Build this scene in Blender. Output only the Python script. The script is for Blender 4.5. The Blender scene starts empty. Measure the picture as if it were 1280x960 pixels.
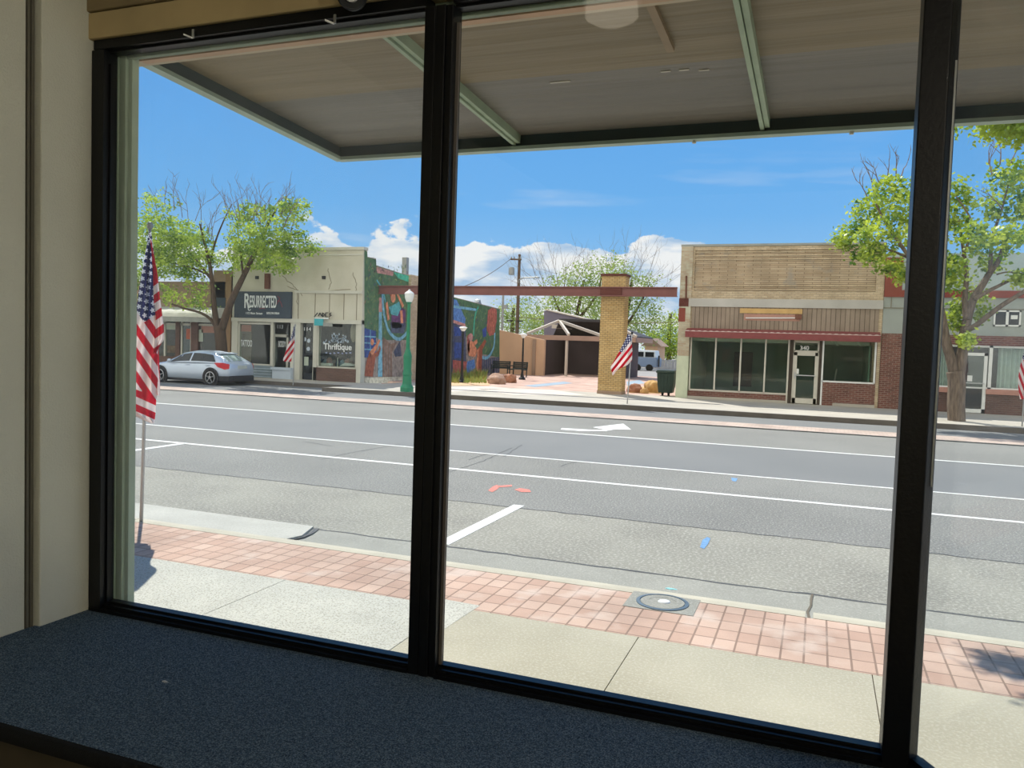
# View through a shop window onto a small-town street. Everything below is built in metres, in place.
SUN_E, SKY_E, EXPO, LEAFY, LAMP_W, BACK = 6.1, 1.0, 0.0, 5.0, 125, 1.5
import bpy, math, random
from mathutils import Vector, Matrix, noise
C = bpy.context.scene.collection
rnd = random.Random(7)
PI = math.pi
# ---------------------------------------------------------------- camera numbers (X along the street, Y across it, Z up, road at 0)
F, YAW, PIT, ROL, EYE = 1005.4, 0.363447, -0.0499442, 0.0326911, 2.0
_f = Vector((-math.sin(YAW)*math.cos(PIT), math.cos(YAW)*math.cos(PIT), math.sin(PIT)))
_r0 = Vector((math.cos(YAW), math.sin(YAW), 0)); _u0 = _r0.cross(_f)
_r = _r0*math.cos(ROL)+_u0*math.sin(ROL); _u = _u0*math.cos(ROL)-_r0*math.sin(ROL)
CAM = Vector((0, 0, EYE))
def P(x, y, Y=None, z=None, X=None):
    d = _r*((x-640)/F)-_u*((y-480)/F)+_f
    if Y is not None: t = Y/d.y
    elif z is not None: t = (z-EYE)/d.z
    else: t = X/d.x
    return CAM+d*t
def px2m(x, y, Y):
    return (P(x+1, y, Y=Y)-P(x, y, Y=Y)).length
def rect(x0, y0, x1, y1, Y):
    xm, ym = (x0+x1)/2, (y0+y1)/2
    return P(x0, ym, Y=Y).x, P(x1, ym, Y=Y).x, P(xm, y1, Y=Y).z, P(xm, y0, Y=Y).z
cam_d = bpy.data.cameras.new('camera'); cam = bpy.data.objects.new('camera', cam_d); C.objects.link(cam)
cam_d.sensor_width = 36; cam_d.lens = F/1280*36; cam_d.clip_start = .05; cam_d.clip_end = 2000
M4 = Matrix((( _r.x, _u.x, -_f.x, CAM.x), (_r.y, _u.y, -_f.y, CAM.y), (_r.z, _u.z, -_f.z, CAM.z), (0, 0, 0, 1)))
cam.matrix_world = M4
bpy.context.scene.camera = cam
# ---------------------------------------------------------------- materials
def lin(c):
    o = []
    for v in c[:3]:
        v /= 255.0
        o.append(v/12.92 if v <= .04045 else ((v+.055)/1.055)**2.4)
    return tuple(o)+(1.0,)
MATS = {}
def new_mat(name):
    m = bpy.data.materials.new(name); m.use_nodes = True
    nt = m.node_tree; nt.nodes.clear()
    out = nt.nodes.new('ShaderNodeOutputMaterial')
    MATS[name] = m
    return m, nt, out
def N(nt, t, **kw):
    n = nt.nodes.new('ShaderNode'+t)
    for k, v in kw.items():
        if k.startswith('i_'): n.inputs[k[2:].replace('_', ' ')].default_value = v
        else: setattr(n, k, v)
    return n
def ramp(nt, stops):
    r = nt.nodes.new('ShaderNodeValToRGB'); e = r.color_ramp.elements
    while len(e) < len(stops): e.new(.5)
    for el, (p, c) in zip(e, stops):
        el.position = p; el.color = c if len(c) == 4 else tuple(c)+(1,)
    return r
def mat(name, c, rough=.7, var=.12, scale=3.0, bump=.0, bscale=60.0, metal=0.0, spec=.3, c2=None, stretch=None, detail=4, speck=None):
    """painted / plain surface: colour varied by noise, bumped by a finer noise"""
    m, nt, out = new_mat(name)
    b = N(nt, 'BsdfPrincipled'); b.inputs['Roughness'].default_value = rough
    b.inputs['Metallic'].default_value = metal; b.inputs['Specular IOR Level'].default_value = spec
    tc = N(nt, 'TexCoord'); L = nt.links
    vec = tc.outputs['Object']
    if stretch:
        mp = N(nt, 'Mapping'); mp.inputs['Scale'].default_value = stretch
        L.new(vec, mp.inputs['Vector']); vec = mp.outputs['Vector']
    n = N(nt, 'TexNoise'); n.inputs['Scale'].default_value = scale; n.inputs['Detail'].default_value = detail
    L.new(vec, n.inputs['Vector'])
    base = lin(c)
    if c2 is None: lo = tuple(v*(1-var) for v in base[:3]); hi = tuple(min(1, v*(1+var)) for v in base[:3])
    else: lo, hi = lin(c2)[:3], base[:3]
    r = ramp(nt, [(.3, lo), (.7, hi)]); L.new(n.outputs['Fac'], r.inputs['Fac'])
    col = r.outputs['Color']
    if speck:
        amount, sscale, scol = speck
        n3 = N(nt, 'TexNoise'); n3.inputs['Scale'].default_value = sscale; n3.inputs['Detail'].default_value = 2
        L.new(tc.outputs['Object'], n3.inputs['Vector'])
        r3 = ramp(nt, [(.5, (0, 0, 0)), (.62, (amount,)*3)]); L.new(n3.outputs['Fac'], r3.inputs['Fac'])
        mx = N(nt, 'MixRGB'); mx.inputs['Color2'].default_value = lin(scol)
        L.new(r3.outputs['Color'], mx.inputs['Fac']); L.new(col, mx.inputs['Color1']); col = mx.outputs['Color']
    L.new(col, b.inputs['Base Color'])
    if bump:
        n2 = N(nt, 'TexNoise'); n2.inputs['Scale'].default_value = bscale; n2.inputs['Detail'].default_value = 3
        L.new(vec, n2.inputs['Vector'])
        bp = N(nt, 'Bump'); bp.inputs['Strength'].default_value = bump; bp.inputs['Distance'].default_value = .02
        L.new(n2.outputs['Fac'], bp.inputs['Height']); L.new(bp.outputs['Normal'], b.inputs['Normal'])
    L.new(b.outputs['BSDF'], out.inputs['Surface'])
    return m
def brick(name, c1, c2, mortar, bw=.22, bh=.075, axes='xz', off=.5, msize=.012, rough=.85, stain=None):
    m, nt, out = new_mat(name); L = nt.links
    b = N(nt, 'BsdfPrincipled'); b.inputs['Roughness'].default_value = rough; b.inputs['Specular IOR Level'].default_value = .2
    tc = N(nt, 'TexCoord'); s = N(nt, 'SeparateXYZ'); cb = N(nt, 'CombineXYZ')
    L.new(tc.outputs['Object'], s.inputs[0])
    if axes == 'both':
        ad = N(nt, 'Math', operation='ADD'); L.new(s.outputs['X'], ad.inputs[0]); L.new(s.outputs['Y'], ad.inputs[1])
        L.new(ad.outputs[0], cb.inputs['X']); L.new(s.outputs['Z'], cb.inputs['Y'])
    else:
        L.new(s.outputs[axes[0].upper()], cb.inputs['X']); L.new(s.outputs[axes[1].upper()], cb.inputs['Y'])
    t = N(nt, 'TexBrick'); t.offset = off
    t.inputs['Color1'].default_value = lin(c1); t.inputs['Color2'].default_value = lin(c2); t.inputs['Mortar'].default_value = lin(mortar)
    t.inputs['Scale'].default_value = 1; t.inputs['Brick Width'].default_value = bw; t.inputs['Row Height'].default_value = bh
    t.inputs['Mortar Size'].default_value = msize; t.inputs['Mortar Smooth'].default_value = .2
    L.new(cb.outputs[0], t.inputs['Vector'])
    n = N(nt, 'TexNoise'); n.inputs['Scale'].default_value = 1.3; n.inputs['Detail'].default_value = 5
    L.new(tc.outputs['Object'], n.inputs['Vector'])
    r = ramp(nt, [(.35, (.82, .82, .82)), (.65, (1.1, 1.1, 1.1))]); L.new(n.outputs['Fac'], r.inputs['Fac'])
    mx = N(nt, 'MixRGB', blend_type='MULTIPLY'); mx.inputs['Fac'].default_value = 1
    L.new(t.outputs['Color'], mx.inputs['Color1']); L.new(r.outputs['Color'], mx.inputs['Color2'])
    col = mx.outputs['Color']
    if stain:
        n4 = N(nt, 'TexNoise'); n4.inputs['Scale'].default_value = 2.2; n4.inputs['Detail'].default_value = 6
        L.new(tc.outputs['Object'], n4.inputs['Vector'])
        r4 = ramp(nt, [(.56, (0, 0, 0)), (.68, (.7, .7, .7))]); L.new(n4.outputs['Fac'], r4.inputs['Fac'])
        m4 = N(nt, 'MixRGB'); m4.inputs['Color2'].default_value = lin(stain)
        L.new(r4.outputs['Color'], m4.inputs['Fac']); L.new(col, m4.inputs['Color1']); col = m4.outputs['Color']
    L.new(col, b.inputs['Base Color'])
    bp = N(nt, 'Bump'); bp.inputs['Strength'].default_value = .3; bp.inputs['Distance'].default_value = .01; bp.invert = True
    L.new(t.outputs['Fac'], bp.inputs['Height']); L.new(bp.outputs['Normal'], b.inputs['Normal'])
    L.new(b.outputs['BSDF'], out.inputs['Surface'])
    return m
def glass(name, tint=(.97, .98, .97), refl=1.0, ior=1.45, film=0.0, filmcol=(200, 205, 210)):
    m, nt, out = new_mat(name); L = nt.links
    t = N(nt, 'BsdfTransparent'); t.inputs['Color'].default_value = tuple(tint)+(1,)
    g = N(nt, 'BsdfGlossy'); g.inputs['Roughness'].default_value = .02
    lw = N(nt, 'LayerWeight'); lw.inputs['Blend'].default_value = .5           # Schlick reflectance, the same from both sides
    pw = N(nt, 'Math', operation='POWER'); pw.inputs[1].default_value = 5; L.new(lw.outputs['Facing'], pw.inputs[0])
    r0 = ((ior-1)/(ior+1))**2*refl
    mu = N(nt, 'Math', operation='MULTIPLY_ADD'); mu.inputs[1].default_value = .9-r0; mu.inputs[2].default_value = r0
    L.new(pw.outputs[0], mu.inputs[0])
    mx = N(nt, 'MixShader'); L.new(mu.outputs[0], mx.inputs['Fac']); L.new(t.outputs[0], mx.inputs[1]); L.new(g.outputs[0], mx.inputs[2])
    res = mx.outputs[0]
    if film:      # thin translucent film that gives the pane its haze
        d = N(nt, 'BsdfTranslucent'); d.inputs['Color'].default_value = lin(filmcol)
        tc = N(nt, 'TexCoord'); n = N(nt, 'TexNoise'); n.inputs['Scale'].default_value = 2.5; n.inputs['Detail'].default_value = 6
        L.new(tc.outputs['Object'], n.inputs['Vector'])
        r = ramp(nt, [(.3, (film*.5,)*3), (.75, (film*1.4,)*3)]); L.new(n.outputs['Fac'], r.inputs['Fac'])
        m2 = N(nt, 'MixShader'); L.new(r.outputs['Color'], m2.inputs['Fac']); L.new(res, m2.inputs[1]); L.new(d.outputs[0], m2.inputs[2]); res = m2.outputs[0]
    L.new(res, out.inputs['Surface'])
    return m
def leaf_mat(name, c1, c2, trans=.45, scale=1.2):
    m, nt, out = new_mat(name); L = nt.links
    tc = N(nt, 'TexCoord'); n = N(nt, 'TexNoise'); n.inputs['Scale'].default_value = scale; n.inputs['Detail'].default_value = 5
    L.new(tc.outputs['Object'], n.inputs['Vector'])
    r = ramp(nt, [(.35, lin(c1)), (.65, lin(c2))]); L.new(n.outputs['Fac'], r.inputs['Fac'])
    d = N(nt, 'BsdfDiffuse'); t = N(nt, 'BsdfTranslucent'); g = N(nt, 'BsdfGlossy'); g.inputs['Roughness'].default_value = .45
    L.new(r.outputs['Color'], d.inputs['Color']); L.new(r.outputs['Color'], t.inputs['Color'])
    mx = N(nt, 'MixShader'); mx.inputs['Fac'].default_value = trans
    L.new(d.outputs[0], mx.inputs[1]); L.new(t.outputs[0], mx.inputs[2])
    m2 = N(nt, 'MixShader'); m2.inputs['Fac'].default_value = .05
    L.new(mx.outputs[0], m2.inputs[1]); L.new(g.outputs[0], m2.inputs[2])
    L.new(m2.outputs[0], out.inputs['Surface'])
    return m
# ---------------------------------------------------------------- mesh builder (all coordinates are world coordinates)
class MB:
    def __init__(s): s.v = []; s.f = []; s.m = []; s.uv = {}
    def add(s, vs, fs, m=0):
        o = len(s.v); s.v += [tuple(v) for v in vs]
        for f in fs: s.f.append(tuple(i+o for i in f)); s.m.append(m)
        return s
    def box(s, x0, x1, y0, y1, z0, z1, m=0):
        if x0 > x1: x0, x1 = x1, x0
        if y0 > y1: y0, y1 = y1, y0
        if z0 > z1: z0, z1 = z1, z0
        return s.add([(x0,y0,z0),(x1,y0,z0),(x1,y1,z0),(x0,y1,z0),(x0,y0,z1),(x1,y0,z1),(x1,y1,z1),(x0,y1,z1)],
              [(0,3,2,1),(4,5,6,7),(0,1,5,4),(1,2,6,5),(2,3,7,6),(3,0,4,7)], m)
    def prism(s, pts, ext, m=0):
        """closed outline extruded by a vector"""
        n = len(pts); e = Vector(ext); a = [Vector(p) for p in pts]; b = [p+e for p in a]
        fs = [tuple(range(n-1, -1, -1)), tuple(range(n, 2*n))]+[(i, (i+1) % n, n+(i+1) % n, n+i) for i in range(n)]
        return s.add(a+b, fs, m)
    def poly(s, pts, m=0): return s.add(pts, [tuple(range(len(pts)))], m)
    def bar(s, a, b, w, h, m=0, up=(0, 0, 1)):
        a, b = Vector(a), Vector(b); d = (b-a).normalized(); sd = d.cross(Vector(up))
        if sd.length < 1e-4: sd = Vector((1, 0, 0))
        sd.normalize(); u = sd.cross(d).normalized(); sd = sd*w/2; u = u*h/2
        q = [-sd-u, sd-u, sd+u, -sd+u]
        return s.add([a+k for k in q]+[b+k for k in q], [(3,2,1,0),(4,5,6,7),(0,1,5,4),(1,2,6,5),(2,3,7,6),(3,0,4,7)], m)
    def tube(s, path, r, n=8, m=0, cap=True):
        path = [Vector(p) for p in path]; k = len(path)
        rs = r if isinstance(r, (list, tuple)) else [r]*k
        vs = []; ref = None
        for i, p in enumerate(path):
            d = (path[min(i+1, k-1)]-path[max(i-1, 0)])
            if d.length < 1e-9: d = Vector((0, 0, 1))
            d.normalize()
            if ref is None: ref = Vector((0, 0, 1)) if abs(d.z) < .9 else Vector((1, 0, 0))
            a = (ref-d*ref.dot(d)); a.normalize(); ref = a; b = d.cross(a)
            for j in range(n):
                t = 2*PI*j/n; vs.append(p+(a*math.cos(t)+b*math.sin(t))*rs[i])
        fs = [(i*n+j, i*n+(j+1) % n, (i+1)*n+(j+1) % n, (i+1)*n+j) for i in range(k-1) for j in range(n)]
        if cap: fs += [tuple(range(n-1, -1, -1)), tuple(range((k-1)*n, k*n))]
        return s.add(vs, fs, m)
    def lathe(s, prof, c, n=24, m=0, axis='z'):
        c = Vector(c); vs = []
        for (r, h) in prof:
            for j in range(n):
                t = 2*PI*j/n; a, b = r*math.cos(t), r*math.sin(t)
                vs.append(c+(Vector((a, b, h)) if axis == 'z' else Vector((a, h, b)) if axis == 'y' else Vector((h, a, b))))
        k = len(prof)
        fs = [(i*n+j, i*n+(j+1) % n, (i+1)*n+(j+1) % n, (i+1)*n+j) for i in range(k-1) for j in range(n)]
        fs += [tuple(range(n-1, -1, -1)), tuple(range((k-1)*n, k*n))]
        return s.add(vs, fs, m)
    def loft(s, secs, m=0, closed=True, caps=True):
        n = len(secs[0]); vs = [p for q in secs for p in q]; k = len(secs); nn = n if closed else n-1
        fs = [(i*n+j, i*n+(j+1) % n, (i+1)*n+(j+1) % n, (i+1)*n+j) for i in range(k-1) for j in range(nn)]
        if caps: fs += [tuple(range(n-1, -1, -1)), tuple(range((k-1)*n, k*n))]
        return s.add(vs, fs, m)
    def rock(s, c, rad, seed=0, rough=.25, n=3, m=0, flat=.35):
        import bmesh
        bm = bmesh.new(); bmesh.ops.create_icosphere(bm, subdivisions=n, radius=1)
        c = Vector(c); vs = []
        for v in bm.verts:
            p = v.co.copy(); k = 1+rough*(noise.noise(p*1.3+Vector((seed*7.1, seed*3.3, 0)))+.5*noise.noise(p*3.1+Vector((seed, 0, seed*2))))
            p = p*k
            vs.append(Vector((c.x+p.x*rad[0], c.y+p.y*rad[1], c.z+max(p.z, -flat)*rad[2])))
        idx = {v: i for i, v in enumerate(bm.verts)}
        fs = [tuple(v.index for v in f.verts) for f in bm.faces]
        bm.free()
        return s.add(vs, fs, m)
    def build(s, name, mats, parent=None, smooth=False, bevel=0.0, label=None):
        me = bpy.data.meshes.new(name); o = bpy.data.objects.new(name, me); C.objects.link(o)
        off = Vector((0, 0, 0)); q = parent
        while q is not None: off += q.location; q = q.parent
        me.from_pydata([tuple(Vector(v)-off) for v in s.v], [], s.f)
        if not isinstance(mats, (list, tuple)): mats = [mats]
        for k in mats: me.materials.append(k)
        me.polygons.foreach_set('material_index', s.m)
        if smooth: me.polygons.foreach_set('use_smooth', [True]*len(me.polygons))
        if s.uv:
            ul = me.uv_layers.new(name='UVMap')
            for lp in me.loops:
                ul.data[lp.index].uv = s.uv.get(lp.vertex_index, (0, 0))
        me.update()
        if bevel:
            b = o.modifiers.new('bevel', 'BEVEL'); b.width = bevel; b.segments = 2; b.limit_method = 'ANGLE'
        if parent is not None: o.parent = parent
        if label: o['label'] = label
        return o
def thing(name, label, cat, loc=(0, 0, 0), group=None, kind=None):
    o = bpy.data.objects.new(name, None); C.objects.link(o); o.location = loc; o.empty_display_size = .2
    o['label'] = label; o['category'] = cat
    if group: o['group'] = group
    if kind: o['kind'] = kind
    return o
def tag(o, label, cat, group=None, kind=None):
    o['label'] = label; o['category'] = cat
    if group: o['group'] = group
    if kind: o['kind'] = kind
    return o
def struct(o, label=None, cat=None):
    o['kind'] = 'structure'
    if label: o['label'] = label
    if cat: o['category'] = cat
    return o
def text(body, size, loc, m, parent, name='lettering', sx=1.0, align='CENTER', ext=.004, rotz=0.0):
    cu = bpy.data.curves.new(name, 'FONT'); cu.body = body; cu.size = size; cu.offset = size*.018; cu.extrude = ext; cu.align_x = align; cu.align_y = 'CENTER'
    cu.materials.append(m)
    tmp = bpy.data.objects.new(name, cu); C.objects.link(tmp); bpy.context.view_layer.update()
    me = bpy.data.meshes.new_from_object(tmp.evaluated_get(bpy.context.evaluated_depsgraph_get())); bpy.data.objects.remove(tmp); bpy.data.curves.remove(cu)
    me.name = name; o = bpy.data.objects.new(name, me); C.objects.link(o)
    off = Vector((0, 0, 0)); q = parent
    while q is not None: off += q.location; q = q.parent
    o.location = Vector(loc)-off; o.rotation_euler = (PI/2, 0, rotz); o.scale = (sx, 1, 1)
    o.parent = parent
    return o
# ---------------------------------------------------------------- material library
m_wall_in = mat('interior_paint', (198, 198, 184), .75, .05, 2, .25, 120)
m_trim_in = mat('interior_trim', (98, 95, 84), .6, .08, 4, .1, 60)
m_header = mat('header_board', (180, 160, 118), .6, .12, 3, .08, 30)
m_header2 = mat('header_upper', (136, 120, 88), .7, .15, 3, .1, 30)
m_black = mat('black_frame', (5, 6, 8), .4, .2, 8, .05, 80, spec=.35)
m_carpet = mat('carpet', (104, 128, 150), .95, .35, 190, .9, 300, spec=.1, c2=(42, 54, 70), speck=(.6, 210, (160, 178, 190)))
m_nosing = mat('carpet_nosing', (16, 17, 20), .9, .2, 50, .4, 200)
m_panel = mat('platform_panel', (70, 62, 48), .7, .2, 4)
m_floor_in = mat('shop_floor', (88, 76, 60), .5, .2, 3)
m_ceiling = mat('shop_ceiling', (120, 112, 96), .8, .1, 3)
m_pane = glass('window_pane', (.965, .975, .97), 1.0)
m_pane_hazy = glass('hazy_pane', (.955, .97, .965), 1.0, film=.03)
m_greenframe = mat('green_exterior_frame', (126, 140, 122), .55, .12, 5, .1, 40)
m_greendark = mat('canopy_dark_green', (52, 70, 72), .5, .1, 5)
m_rib = mat('canopy_rib_green', (158, 176, 152), .5, .12, 6)
m_pinktrim = mat('ledger_board', (190, 158, 132), .6, .1, 4)
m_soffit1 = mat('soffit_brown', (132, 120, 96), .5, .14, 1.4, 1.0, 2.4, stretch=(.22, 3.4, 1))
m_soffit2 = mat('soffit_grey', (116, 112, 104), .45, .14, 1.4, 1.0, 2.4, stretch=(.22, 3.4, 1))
m_white = mat('white_paint', (225, 226, 222), .5, .05, 5)
m_offwhite = mat('offwhite_frame', (205, 200, 186), .5, .06, 5)
m_steel = mat('bright_metal', (190, 192, 192), .35, .05, 5, metal=.8)
m_alu = mat('aluminium_pole', (176, 178, 180), .4, .05, 5, metal=.35, spec=.5)
m_asphalt = mat('asphalt', (130, 130, 124), .9, .12, .35, .35, 90, c2=(113, 113, 108), speck=(.6, 40, (170, 168, 160)))
m_asphalt2 = mat('worn_lane_asphalt', (120, 121, 119), .85, .1, .3, .2, 70, c2=(109, 111, 110), speck=(.3, 60, (152, 153, 151)))
m_asphalt3 = mat('bay_asphalt', (152, 150, 137), .9, .12, .8, .4, 80, c2=(130, 128, 118), speck=(.55, 34, (186, 184, 172)))
m_seam = mat('crack_fill', (84, 86, 86), .8, .1, 3)
m_linepaint = mat('road_paint', (226, 226, 220), .7, .06, 20, speck=(.3, 40, (185, 185, 180)))
m_redspray = mat('red_spray_paint', (206, 126, 112), .8, .15, 20)
m_bluespray = mat('blue_spray_paint', (110, 150, 188), .8, .15, 20)
m_gutter = mat('gutter_concrete', (150, 149, 138), .9, .1, 1.5, .2, 80, speck=(.35, 60, (190, 188, 176)))
m_curb = mat('curb_concrete', (196, 189, 168), .9, .1, 3, .2, 60)
m_aggr = mat('exposed_aggregate', (200, 198, 184), .9, .06, 3, .3, 80, speck=(.6, 75, (146, 142, 128)))
m_conc = mat('beige_concrete', (190, 184, 162), .9, .09, 1.1, .2, 90, c2=(170, 164, 142), speck=(.4, 60, (206, 200, 182)))
m_gap = mat('joint_dirt', (112, 104, 90), .95, .1, 5)
m_paver = brick('paver_strip', (206, 178, 158), (192, 160, 140), (150, 126, 110), .135, .181, 'xy', 0, .007, stain=(214, 196, 180))
m_pinkstrip = brick('far_paver_strip', (194, 176, 162), (184, 164, 150), (166, 150, 140), .2, .2, 'xy', .5, .01)
m_farconc = mat('far_sidewalk_concrete', (176, 170, 158), .9, .1, .8, .1, 40)
m_plaza = brick('plaza_pavers', (202, 172, 156), (190, 158, 142), (178, 154, 140), .6, .6, 'xy', .5, .02)
m_plazalight = mat('plaza_light_concrete', (200, 190, 178), .9, .08, 1)
m_bluefloor = mat('plaza_blue_band', (150, 166, 178), .9, .08, 1)
m_tanbrick = brick('tan_brick', (206, 186, 156), (184, 162, 132), (166, 152, 130), .21, .07, 'both', .5, .01)
m_tanbrick2 = brick('tan_brick_panel', (196, 176, 148), (176, 154, 126), (140, 122, 100), .6, .075, 'both', .5, .014, stain=(150, 142, 130))
m_palepaint = mat('pale_green_paint', (190, 196, 170), .8, .1, 3, .3, 20)
m_pierbrick = brick('whitewashed_brick', (196, 186, 160), (176, 150, 124), (180, 172, 152), .21, .07, 'both', .5, .012, stain=(196, 200, 178))
m_redpaint = mat('red_oxide_paint', (134, 66, 56), .7, .1, 2, .15, 20)
m_stone = mat('pale_stone_band', (182, 178, 170), .8, .1, 1.2, .1, 20)
m_siding = brick('brown_board_siding', (156, 140, 124), (146, 130, 114), (96, 84, 74), .16, 9.0, 'xz', 0, .012)
m_ply = mat('bare_plywood', (196, 160, 104), .7, .12, 3)
m_pinkpatch = mat('pinkish_patch', (176, 132, 116), .7, .08, 3)
m_awnred = mat('red_awning_metal', (130, 66, 66), .5, .12, 6)
m_awntop = mat('awning_edge_white', (214, 196, 190), .5, .1, 6)
m_redbrick = brick('dark_red_brick', (122, 76, 66), (100, 60, 54), (140, 122, 112), .21, .07, 'both', .5, .01)
m_brownbrick = brick('brown_brick', (108, 80, 70), (92, 68, 60), (110, 94, 86), .21, .07, 'both', .5, .01)
m_dkjamb = mat('dark_brown_jamb', (62, 52, 44), .6, .1, 4)
m_shopglass = glass('shop_window_glass', (.86, .91, .88), 1.0, ior=1.5)
m_darkgreen = mat('shop_interior_green', (112, 146, 128), .8, .2, 1.2)
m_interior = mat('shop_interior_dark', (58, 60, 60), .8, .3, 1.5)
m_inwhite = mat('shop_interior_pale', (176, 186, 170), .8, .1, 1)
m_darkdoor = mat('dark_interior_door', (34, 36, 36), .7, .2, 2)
m_greygreen = mat('grey_green_stucco', (156, 162, 156), .85, .08, 1.2, .25, 30)
m_bluegrey = mat('pale_blue_grey_siding', (168, 182, 182), .8, .06, 1.5, .1, 20)
m_curtain = mat('sheer_curtain', (196, 204, 202), .8, .1, 6)
m_pinkband = mat('terracotta_sill', (178, 130, 114), .8, .1, 3)
m_cream = mat('cream_painted_wall', (206, 202, 184), .85, .07, .9, .4, 14, c2=(186, 180, 160))
m_crack = mat('wall_crack', (128, 118, 102), .9, .1, 3)
m_creamtrim = mat('cream_trim', (198, 196, 182), .7, .06, 2)
m_slate = mat('slate_signboard', (56, 68, 80), .6, .08, 4)
m_lettering = mat('white_lettering', (222, 226, 224), .6, .03, 5)
m_redletter = mat('muted_red_mark', (128, 62, 72), .6, .1, 5)
m_lapgrey = mat('grey_lap_siding', (120, 136, 144), .7, .1, 3)
m_planter = mat('pale_blue_planter', (186, 198, 210), .7, .06, 3)
m_orangesign = mat('orange_red_sign', (176, 96, 70), .6, .15, 8)
m_poster = mat('dim_posters', (104, 92, 76), .8, .5, 9)
m_teal = mat('teal_sign', (66, 168, 176), .5, .08, 3)
m_greyboard = mat('grey_board', (150, 152, 146), .7, .08, 3)
m_darkglass = mat('dark_backing', (30, 36, 44), .5, .3, 3)
m_brownpost = mat('rusty_brown_post', (110, 70, 56), .8, .15, 4)
m_brownwall = mat('brown_stucco', (156, 132, 114), .85, .1, 1.5, .2, 20)
m_barrel = mat('ribbed_white_awning', (214, 212, 200), .6, .08, 2)
m_barrelv = mat('awning_valance', (150, 152, 144), .7, .12, 3)
m_beam = mat('oxide_red_steel', (128, 84, 80), .55, .1, 3)
m_capred = mat('dark_red_cap', (96, 52, 46), .7, .1, 4)
m_pillar = brick('yellow_brick', (206, 176, 124), (194, 160, 106), (146, 124, 90), .2, .075, 'both', .5, .012)
m_lampgreen = mat('lamp_green', (38, 128, 92), .45, .1, 6)
m_milk = mat('milk_glass', (234, 236, 232), .4, .03, 4)
m_bkmetal = mat('black_metal', (36, 38, 40), .5, .1, 8)
m_bench = mat('dark_green_bench', (40, 54, 56), .5, .12, 8)
m_rock1 = mat('pinkish_boulder', (172, 142, 124), .9, .25, 5, .6, 14)
m_rock2 = mat('brown_boulder', (158, 112, 88), .9, .25, 5, .6, 14)
m_rock3 = mat('golden_boulder', (196, 160, 106), .9, .25, 4, .6, 14)
m_bin = mat('dark_green_bin', (38, 56, 50), .5, .12, 4)
m_tyre = mat('tyre_rubber', (26, 26, 28), .85, .1, 10)
m_silver = mat('silver_car_paint', (188, 200, 214), .3, .03, 2, metal=.25, spec=.6)
m_rim = mat('alloy_rim', (170, 172, 174), .35, .08, 6, metal=.6)
m_carglass = mat('tinted_car_glass', (26, 32, 38), .12, .1, 2, spec=.4)
m_rearglass = mat('rear_window_glass', (150, 168, 162), .1, .1, 2, spec=.8)
m_taillight = mat('red_tail_light', (190, 36, 46), .3, .1, 6)
m_darkplastic = mat('dark_plastic', (44, 44, 48), .6, .1, 6)
m_plate = mat('number_plate', (190, 196, 186), .5, .1, 8)
m_bark = mat('grey_bark', (132, 116, 100), .9, .25, 6, .8, 20, c2=(88, 76, 66), stretch=(3, 3, .6))
m_bark2 = mat('brown_bark', (96, 78, 62), .9, .25, 6, .8, 20, c2=(62, 50, 42), stretch=(3, 3, .6))
m_twig = mat('bare_twig', (124, 112, 106), .9, .1, 6)
m_leafA = leaf_mat('maple_leaf', (84, 128, 44), (210, 224, 78), .4, 2.2)
m_leafB = leaf_mat('left_tree_leaf', (84, 128, 52), (206, 226, 92), .4, 2.2)
m_leafC = leaf_mat('willow_leaf', (116, 142, 70), (172, 188, 100), .45, .6)
m_leafD = leaf_mat('near_tree_leaf', (120, 160, 44), (190, 206, 70), .55)
m_grass = leaf_mat('dry_grass', (150, 140, 72), (128, 156, 72), .3)
m_pavil = mat('dark_purple_brown_wall', (84, 74, 76), .8, .12, 1.2, .1, 20)
m_pavtrim = mat('dusty_pink_fascia', (160, 134, 120), .7, .08, 2)
m_pavbeam = mat('pale_roof_beam', (196, 186, 172), .7, .06, 2)
m_pavroof = mat('dark_roof', (66, 64, 66), .7, .12, 2)
m_shed = mat('slate_purple_wall', (112, 106, 118), .8, .08, 1)
m_tanwall = mat('tan_stucco', (206, 170, 140), .85, .06, 1, .2, 20)
m_woodpole = mat('utility_pole_wood', (98, 80, 66), .9, .15, 4)
m_greymetal = mat('grey_metal', (150, 152, 150), .5, .08, 4, metal=.3)
m_truck = mat('blue_grey_truck_paint', (120, 138, 164), .35, .06, 2)
m_truckw = mat('white_truck_top', (206, 214, 220), .4, .05, 2)
m_fence = mat('grey_fence', (150, 152, 158), .7, .12, 4)
m_farground = mat('far_lot_asphalt', (150, 146, 142), .9, .1, .2)
m_ourwall = mat('street_front_stucco', (190, 178, 158), .85, .08, 1)
m_ramp = mat('worn_ramp_concrete', (186, 184, 172), .9, .1, 2, .2, 60, speck=(.5, 50, (160, 158, 148)))
m_greenjamb = mat('green_jamb_paint', (168, 182, 162), .55, .1, 5, .1, 40)
m_batten = mat('pale_batten', (150, 132, 108), .6, .1, 5)
m_lip = mat('canopy_lip', (160, 178, 164), .45, .1, 6)
m_lint = mat('white_lint', (190, 196, 200), .9, .1, 30)
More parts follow.
